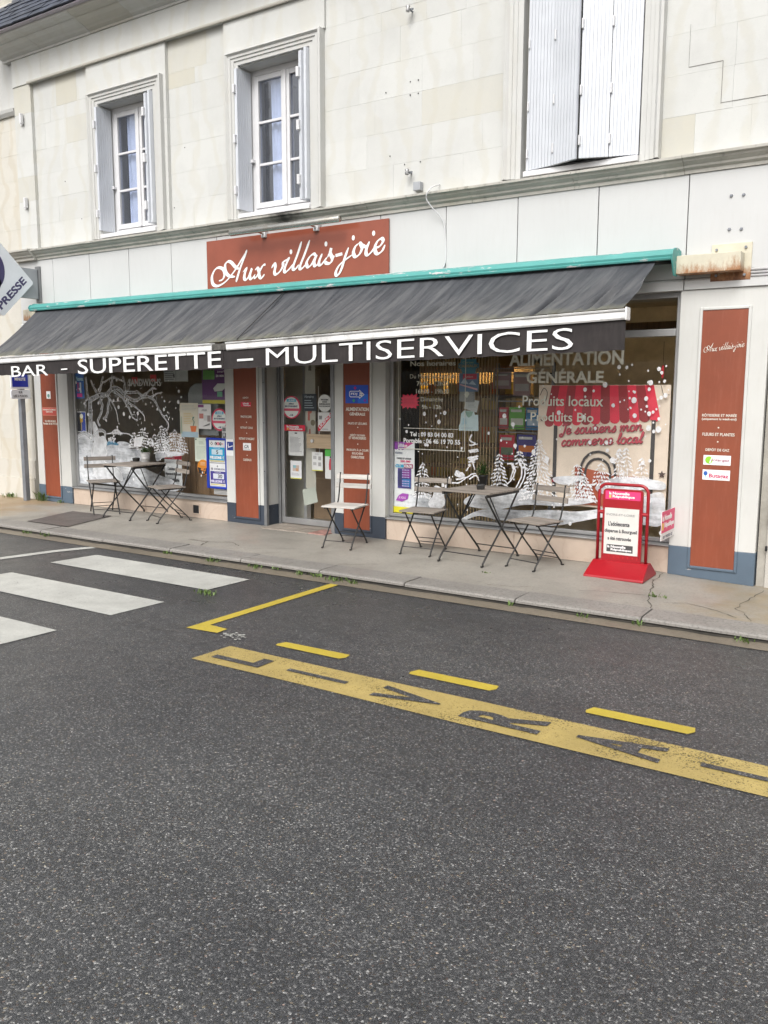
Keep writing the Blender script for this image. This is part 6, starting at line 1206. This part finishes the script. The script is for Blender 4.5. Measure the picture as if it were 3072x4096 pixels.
# newspaper flag sign on the right window frame
t = thing('newspaper_flag', 'small pink and white newspaper flag sign at the foot of the right window frame', 'sign', (-1.93, -.02, .40))
MB().box(-1.931, -1.927, -.392, -.012, .395, .635).build('plate', ink((.62, .61, .60)), t); MB().box(-1.9265, -1.9255, -.392, -.012, .457, .635).build('header', ink((.55, .06, .14)), t)
ff = lambda s, tt_, d: (-1.925+d, s, tt_)
text('la Nouvelle', -.375, -.10, .555, .605, 0, LETW, t, bold=.03, frame=ff); text('République', -.31, -.03, .485, .54, 0, LETW, t, bold=.03, frame=ff); text('en vente ici', -.34, -.06, .405, .44, 0, ink((.15, .15, .17)), t, bold=.01, frame=lambda s, tt_, d: (-1.9262+d, s, tt_))
MB().box(-1.9268, -1.9248, -.375, -.335, .48, .54).build('print_block', ink((.6, .42, .1)), t)
# ------------------------------------------------------------------ bistro furniture
def make_chair():
    t = thing('bistro_chair', '', 'chair')
    for s in (-1, 1):
        x = .17*s
        MB().tube(spline([(x+.02*s*0, -.25, .008), (x, -.215, .012), (x, -.20, .05), (x, -.02, .262), (x, .13, .445), (x, .165, .52), (x, .195, .66), (x, .215, .79)], 4), .0095, 6, flat=.8).build('long_leg', BLACK, t, local=True, smooth=True)
        x = .148*s
        MB().tube(spline([(x, .25, .008), (x, .215, .012), (x, .20, .05), (x, 0, .25), (x, -.165, .435)], 4), .0095, 6, flat=.8).build('short_leg', BLACK, t, local=True, smooth=True)
        MB().box(.16*s-.008, .16*s+.008, -.20, .15, .425, .44).build('seat_rail', BLACK, t, local=True)
    for (y, z, w) in ((-.18, .075, .17), (.175, .08, .148), (.10, .135, .148)): MB().tube([(-w, y, z), (w, y, z)], .005, 6).build('cross_bar', BLACK, t, local=True)
    for k in range(6):
        y = -.205+k*.062; MB().box(-.20, .20, y, y+.054, .441+.001*(k % 2), .457).build('seat_slat', SLAT, t, local=True, bevel=.003)
    for z, y in ((.645, .197), (.745, .212)):
        c = math.cos(.13); 
        MB().hexa([(-.215, y-.012, z-.026), (.215, y-.012, z-.026), (.215, y+.006, z-.028), (-.215, y+.006, z-.028), (-.215, y-.004, z+.028), (.215, y-.004, z+.028), (.215, y+.014, z+.026), (-.215, y+.014, z+.026)]).build('back_slat', SLAT, t, local=True, bevel=.003)
    return t
def make_table():
    t = thing('bistro_table', '', 'table')
    for k in range(9):
        y = -.275+k*.0612; MB().box(-.262, .262, y, y+.054, .637+.0012*(k % 2), .655).build('top_slat', SLAT, t, local=True, bevel=.003)
    for s in (-1, 1):
        MB().box(.235*s-.009, .235*s+.009, -.272, .272, .612, .636).build('top_rail', BLACK, t, local=True)
        x = .232*s; MB().tube(spline([(x, -.345, .008), (x, -.315, .012), (x, -.30, .05), (x, 0, .33), (x, .26, .62)], 4), .0105, 6, flat=.8).build('leg', BLACK, t, local=True, smooth=True)
        x = .212*s; MB().tube(spline([(x, .345, .008), (x, .315, .012), (x, .30, .05), (x, 0, .33), (x, -.26, .62)], 4), .0105, 6, flat=.8).build('leg', BLACK, t, local=True, smooth=True)
        MB().tube([(.222*s, 0, .34), (.06*s, .02, .625)], .006, 6).build('brace', BLACK, t, local=True)
    for y, z, w in ((-.262, .085, .232), (.262, .085, .212)): MB().tube([(-w, y, z), (w, y, z)], .0055, 6).build('cross_bar', BLACK, t, local=True)
    return t
def copy_tree(o):
    c = o.copy(); col.objects.link(c); ROOT[c.name] = Vector()
    for ch in list(o.children):
        d = ch.copy(); col.objects.link(d); d.parent = c
        for g in list(ch.children): e = g.copy(); col.objects.link(e); e.parent = d
    return c
chair0 = make_chair(); table0 = make_table()
CH_ = [(-5.01, -.515, .17, -.98, 'single bistro chair with pale washed slats standing beside the glass door', True), (-4.18, -.375, .10, -.99, 'bistro chair left of the right-hand table, against the scratch card poster', False), (-3.013, -.405, -.27, -.96, 'bistro chair between the right-hand table and the red newspaper stand', False),
       (-8.93, -.335, .87, -.5, 'bistro chair left of the left-hand table, turned towards the street', False), (-7.735, -.345, -.35, -.94, 'bistro chair right of the left-hand table, in front of the headline poster', False)]
for i, (x, y, fx_, fy_, lab, pale) in enumerate(CH_):
    c = chair0 if i == 0 else copy_tree(chair0)
    c.location = (x, y, pz(x, y)); c.rotation_euler.z = math.atan2(fx_, -fy_); c.scale = (.91,)*3; c['label'] = lab; c['category'] = 'chair'; c['group'] = 'bistro chairs on the pavement'
for ch in list(chair0.children):       # the washed-out chair by the door has its own paler slats
    if 'slat' in ch.name: ch.data = ch.data.copy(); ch.data.materials[0] = SLAT_W
for i, (x, y, a, lab) in enumerate(((-3.575, -.385, -.09, 'right-hand folding bistro table carrying a black flower pot'), (-8.36, -.30, .05, 'left-hand folding bistro table carrying a white zinc pot'))):
    c = table0 if i == 0 else copy_tree(table0)
    c.location = (x, y, pz(x, y)); c.rotation_euler.z = a; c['label'] = lab; c['category'] = 'table'; c['group'] = 'bistro tables on the pavement'
TZ = .0655+.655+.003
def herb(t, x, y, z, r, h, n, mat, droop=.3):
    m = MB()
    for k in range(n):
        a = random.uniform(0, 6.283); el = random.uniform(.25, 1.5); L = random.uniform(.5, 1)
        ex, ey, ez = x+r*L*math.cos(a)*math.cos(el), y+r*L*math.sin(a)*math.cos(el), z+h*L*math.sin(el)
        for j in range(4):
            u = random.uniform(.3, 1); px, py, pz_ = x+(ex-x)*u, y+(ey-y)*u, z+(ez-z)*u
            b = random.uniform(0, 6.283); s = random.uniform(.006, .012); tl = random.uniform(-.6, .9)
            d = Vector((math.cos(b)*math.cos(tl), math.sin(b)*math.cos(tl), math.sin(tl)))*s*1.9; w = Vector((-math.sin(b), math.cos(b), 0))*s*.5
            p = Vector((px, py, pz_)); m.add([p, p+d*.5+w, p+d, p+d*.5-w], [(0, 1, 2, 3)])
    return tag(m.build('foliage', mat, t), kind='stuff')
t = thing('potted_herb', 'bushy green herb in a ribbed white zinc pot on the left-hand table', 'potted plant', (-8.40, -.10, TZ))
MB().lathe((-8.40, -.10, TZ), [(.044, 0), (.046, .004), (.052, .045), (.054, .047), (.052, .050), (.056, .085), (.058, .087), (.056, .09), (.060, .118), (.063, .12), (.063, .125), (.057, .125), (.055, .105)], 28).build('pot', ZINC, t, smooth=True)
MB().lathe((-8.40, -.10, TZ+.10), [(.054, 0), (.05, .012)], 16).build('soil', BLACK, t); herb(t, -8.40, -.10, TZ+.115, .095, .085, 210, LEAFM)
t = thing('potted_herb', 'feathery green plant in a black plastic pot on the right-hand table', 'potted plant', (-3.70, -.10, TZ))
MB().lathe((-3.70, -.10, TZ), [(.030, 0), (.032, .002), (.041, .082), (.045, .083), (.045, .095), (.040, .095), (.038, .08)], 20).build('pot', BLACK, t, smooth=True); herb(t, -3.70, -.10, TZ+.09, .095, .15, 260, LEAFD)
for (x, y, lab) in ((-3.545, -.45, 'square black ashtray on the right-hand table beside the black pot'), (-8.57, -.10, 'square black ashtray on the left-hand table beside the zinc pot')):
    t = thing('ashtray', lab, 'ashtray', (x, y, TZ), .3); m = MB(); m.hexa([(-.03, -.03, 0), (.03, -.03, 0), (.03, .03, 0), (-.03, .03, 0), (-.036, -.036, .045), (.036, -.036, .045), (.036, .036, .045), (-.036, .036, .045)]); m.build('body', BLACK, t, local=True, bevel=.005)
    MB().box(-.027, .027, -.027, .027, .0445, .0462).build('grid', plain('ash_grey', (.09, .09, .09), .8), t, local=True)
    for k in range(4): MB().box(-.026, .026, -.022+k*.0135, -.017+k*.0135, .046, .049).build('grid_bar', BLACK, t, local=True)
# ------------------------------------------------------------------ red newspaper stand
t = thing('newspaper_stand', 'red metal newspaper headline stand on a sloping base', 'newspaper stand', (-2.26, -.35, .055))
m = MB(); m.add([(-2.515, -.56, .062), (-2.01, -.56, .062), (-2.01, -.555, .082), (-2.515, -.555, .082), (-2.49, -.40, .192), (-2.02, -.40, .192), (-2.02, -.32, .192), (-2.49, -.32, .192), (-2.49, -.15, .085), (-2.02, -.15, .085), (-2.02, -.15, .062), (-2.49, -.15, .062)],
    [(0, 1, 2, 3), (3, 2, 5, 4), (4, 5, 6, 7), (7, 6, 9, 8), (8, 9, 10, 11), (0, 3, 4, 7, 8, 11), (1, 10, 9, 6, 5, 2), (0, 11, 10, 1)])
m.build('base', STAND, t, bevel=.006)
YS = -.375
arch = [(-2.462, YS, .18), (-2.462, YS, .74)]+[(-2.392-.07*math.cos(k*math.pi/12), YS, .768+.07*math.sin(k*math.pi/12)) for k in range(1, 7)]+[(-2.118+.07*math.sin(k*math.pi/12), YS, .768+.07*math.cos(k*math.pi/12)) for k in range(0, 6)]+[(-2.048, YS, .74), (-2.048, YS, .18)]
MB().tube(arch, .0135, 10).build('tube_frame', STAND, t, smooth=True)
pts = []
for (cx_, cz_, a0) in ((-2.118, .77, 0), (-2.394, .77, 90)):
    for k in range(5): a = R(a0+k*22.5); pts.append((cx_+.03*math.cos(a), cz_+.03*math.sin(a)))
MB().prism([(-2.424, .175), (-2.088, .175)]+pts, YS-.012, YS+.012).build('panel', STAND, t)
for x in (-2.443, -2.068): MB().tube([(x-.022, YS, .60), (x+.022, YS, .60)], .016, 10).build('pivot', STAND, t)
MB().box(-2.404, -2.108, YS-.0135, YS-.0125, .712, .783).build('label_plate', ink((.60, .035, .14)), t)
yy = YS-.0145
for s, x0, x1, z0, z1 in (('la', -2.372, -2.352, .752, .776), ('Nouvelle', -2.343, -2.20, .752, .776), ('République', -2.343, -2.155, .722, .749)): text(s, x0, x1, z0, z1, yy, LETW, t, bold=.04)
MB().box(-2.371, -2.354, yy-.001, yy, .724, .748).build('print_block', ink((.6, .42, .1)), t)
for (a, b, c, d) in ((-2.418, -2.406, .24, .648), (-2.112, -2.10, .24, .648)): MB().box(a, b, YS-.02, YS-.0125, c, d).build('paper_rail', STAND, t)
MB().box(-2.405, -2.113, YS-.0145, YS-.013, .248, .640).build('paper', ink((.50, .49, .46)), t)
yy = YS-.0155
for s, x0, x1, z0, z1, b in (('INDRE-ET-LOIRE', -2.388, -2.150, .576, .594, 0), ("L'adolescente", -2.37, -2.19, .488, .527, .025), ('disparue à Bourgueil', -2.40, -2.125, .424, .462, .025), ('a été retrouvée', -2.372, -2.172, .368, .398, .025)): text(s, x0, x1, z0, z1, yy, ink((.22, .22, .22)) if b == 0 else ink(INK), t, bold=b)
MB().box(-2.378, -2.155, yy, yy+.0008, .268, .330).build('print_block', ink((.05, .05, .05)), t)
for s, x0, x1, z0, z1 in (('la', -2.37, -2.352, .302, .324), ('Nouvelle', -2.342, -2.215, .302, .324), ('République', -2.342, -2.165, .274, .298)): text(s, x0, x1, z0, z1, yy-.0012, LETW, t, bold=.04)
m = MB()
for k in range(7): m.box(-2.36+k*.04, -2.352+k*.04, YS-.0155, YS-.0125, .213, .233)
tag(m.build('holes', ink((.35, .01, .015)), t), kind='stuff')
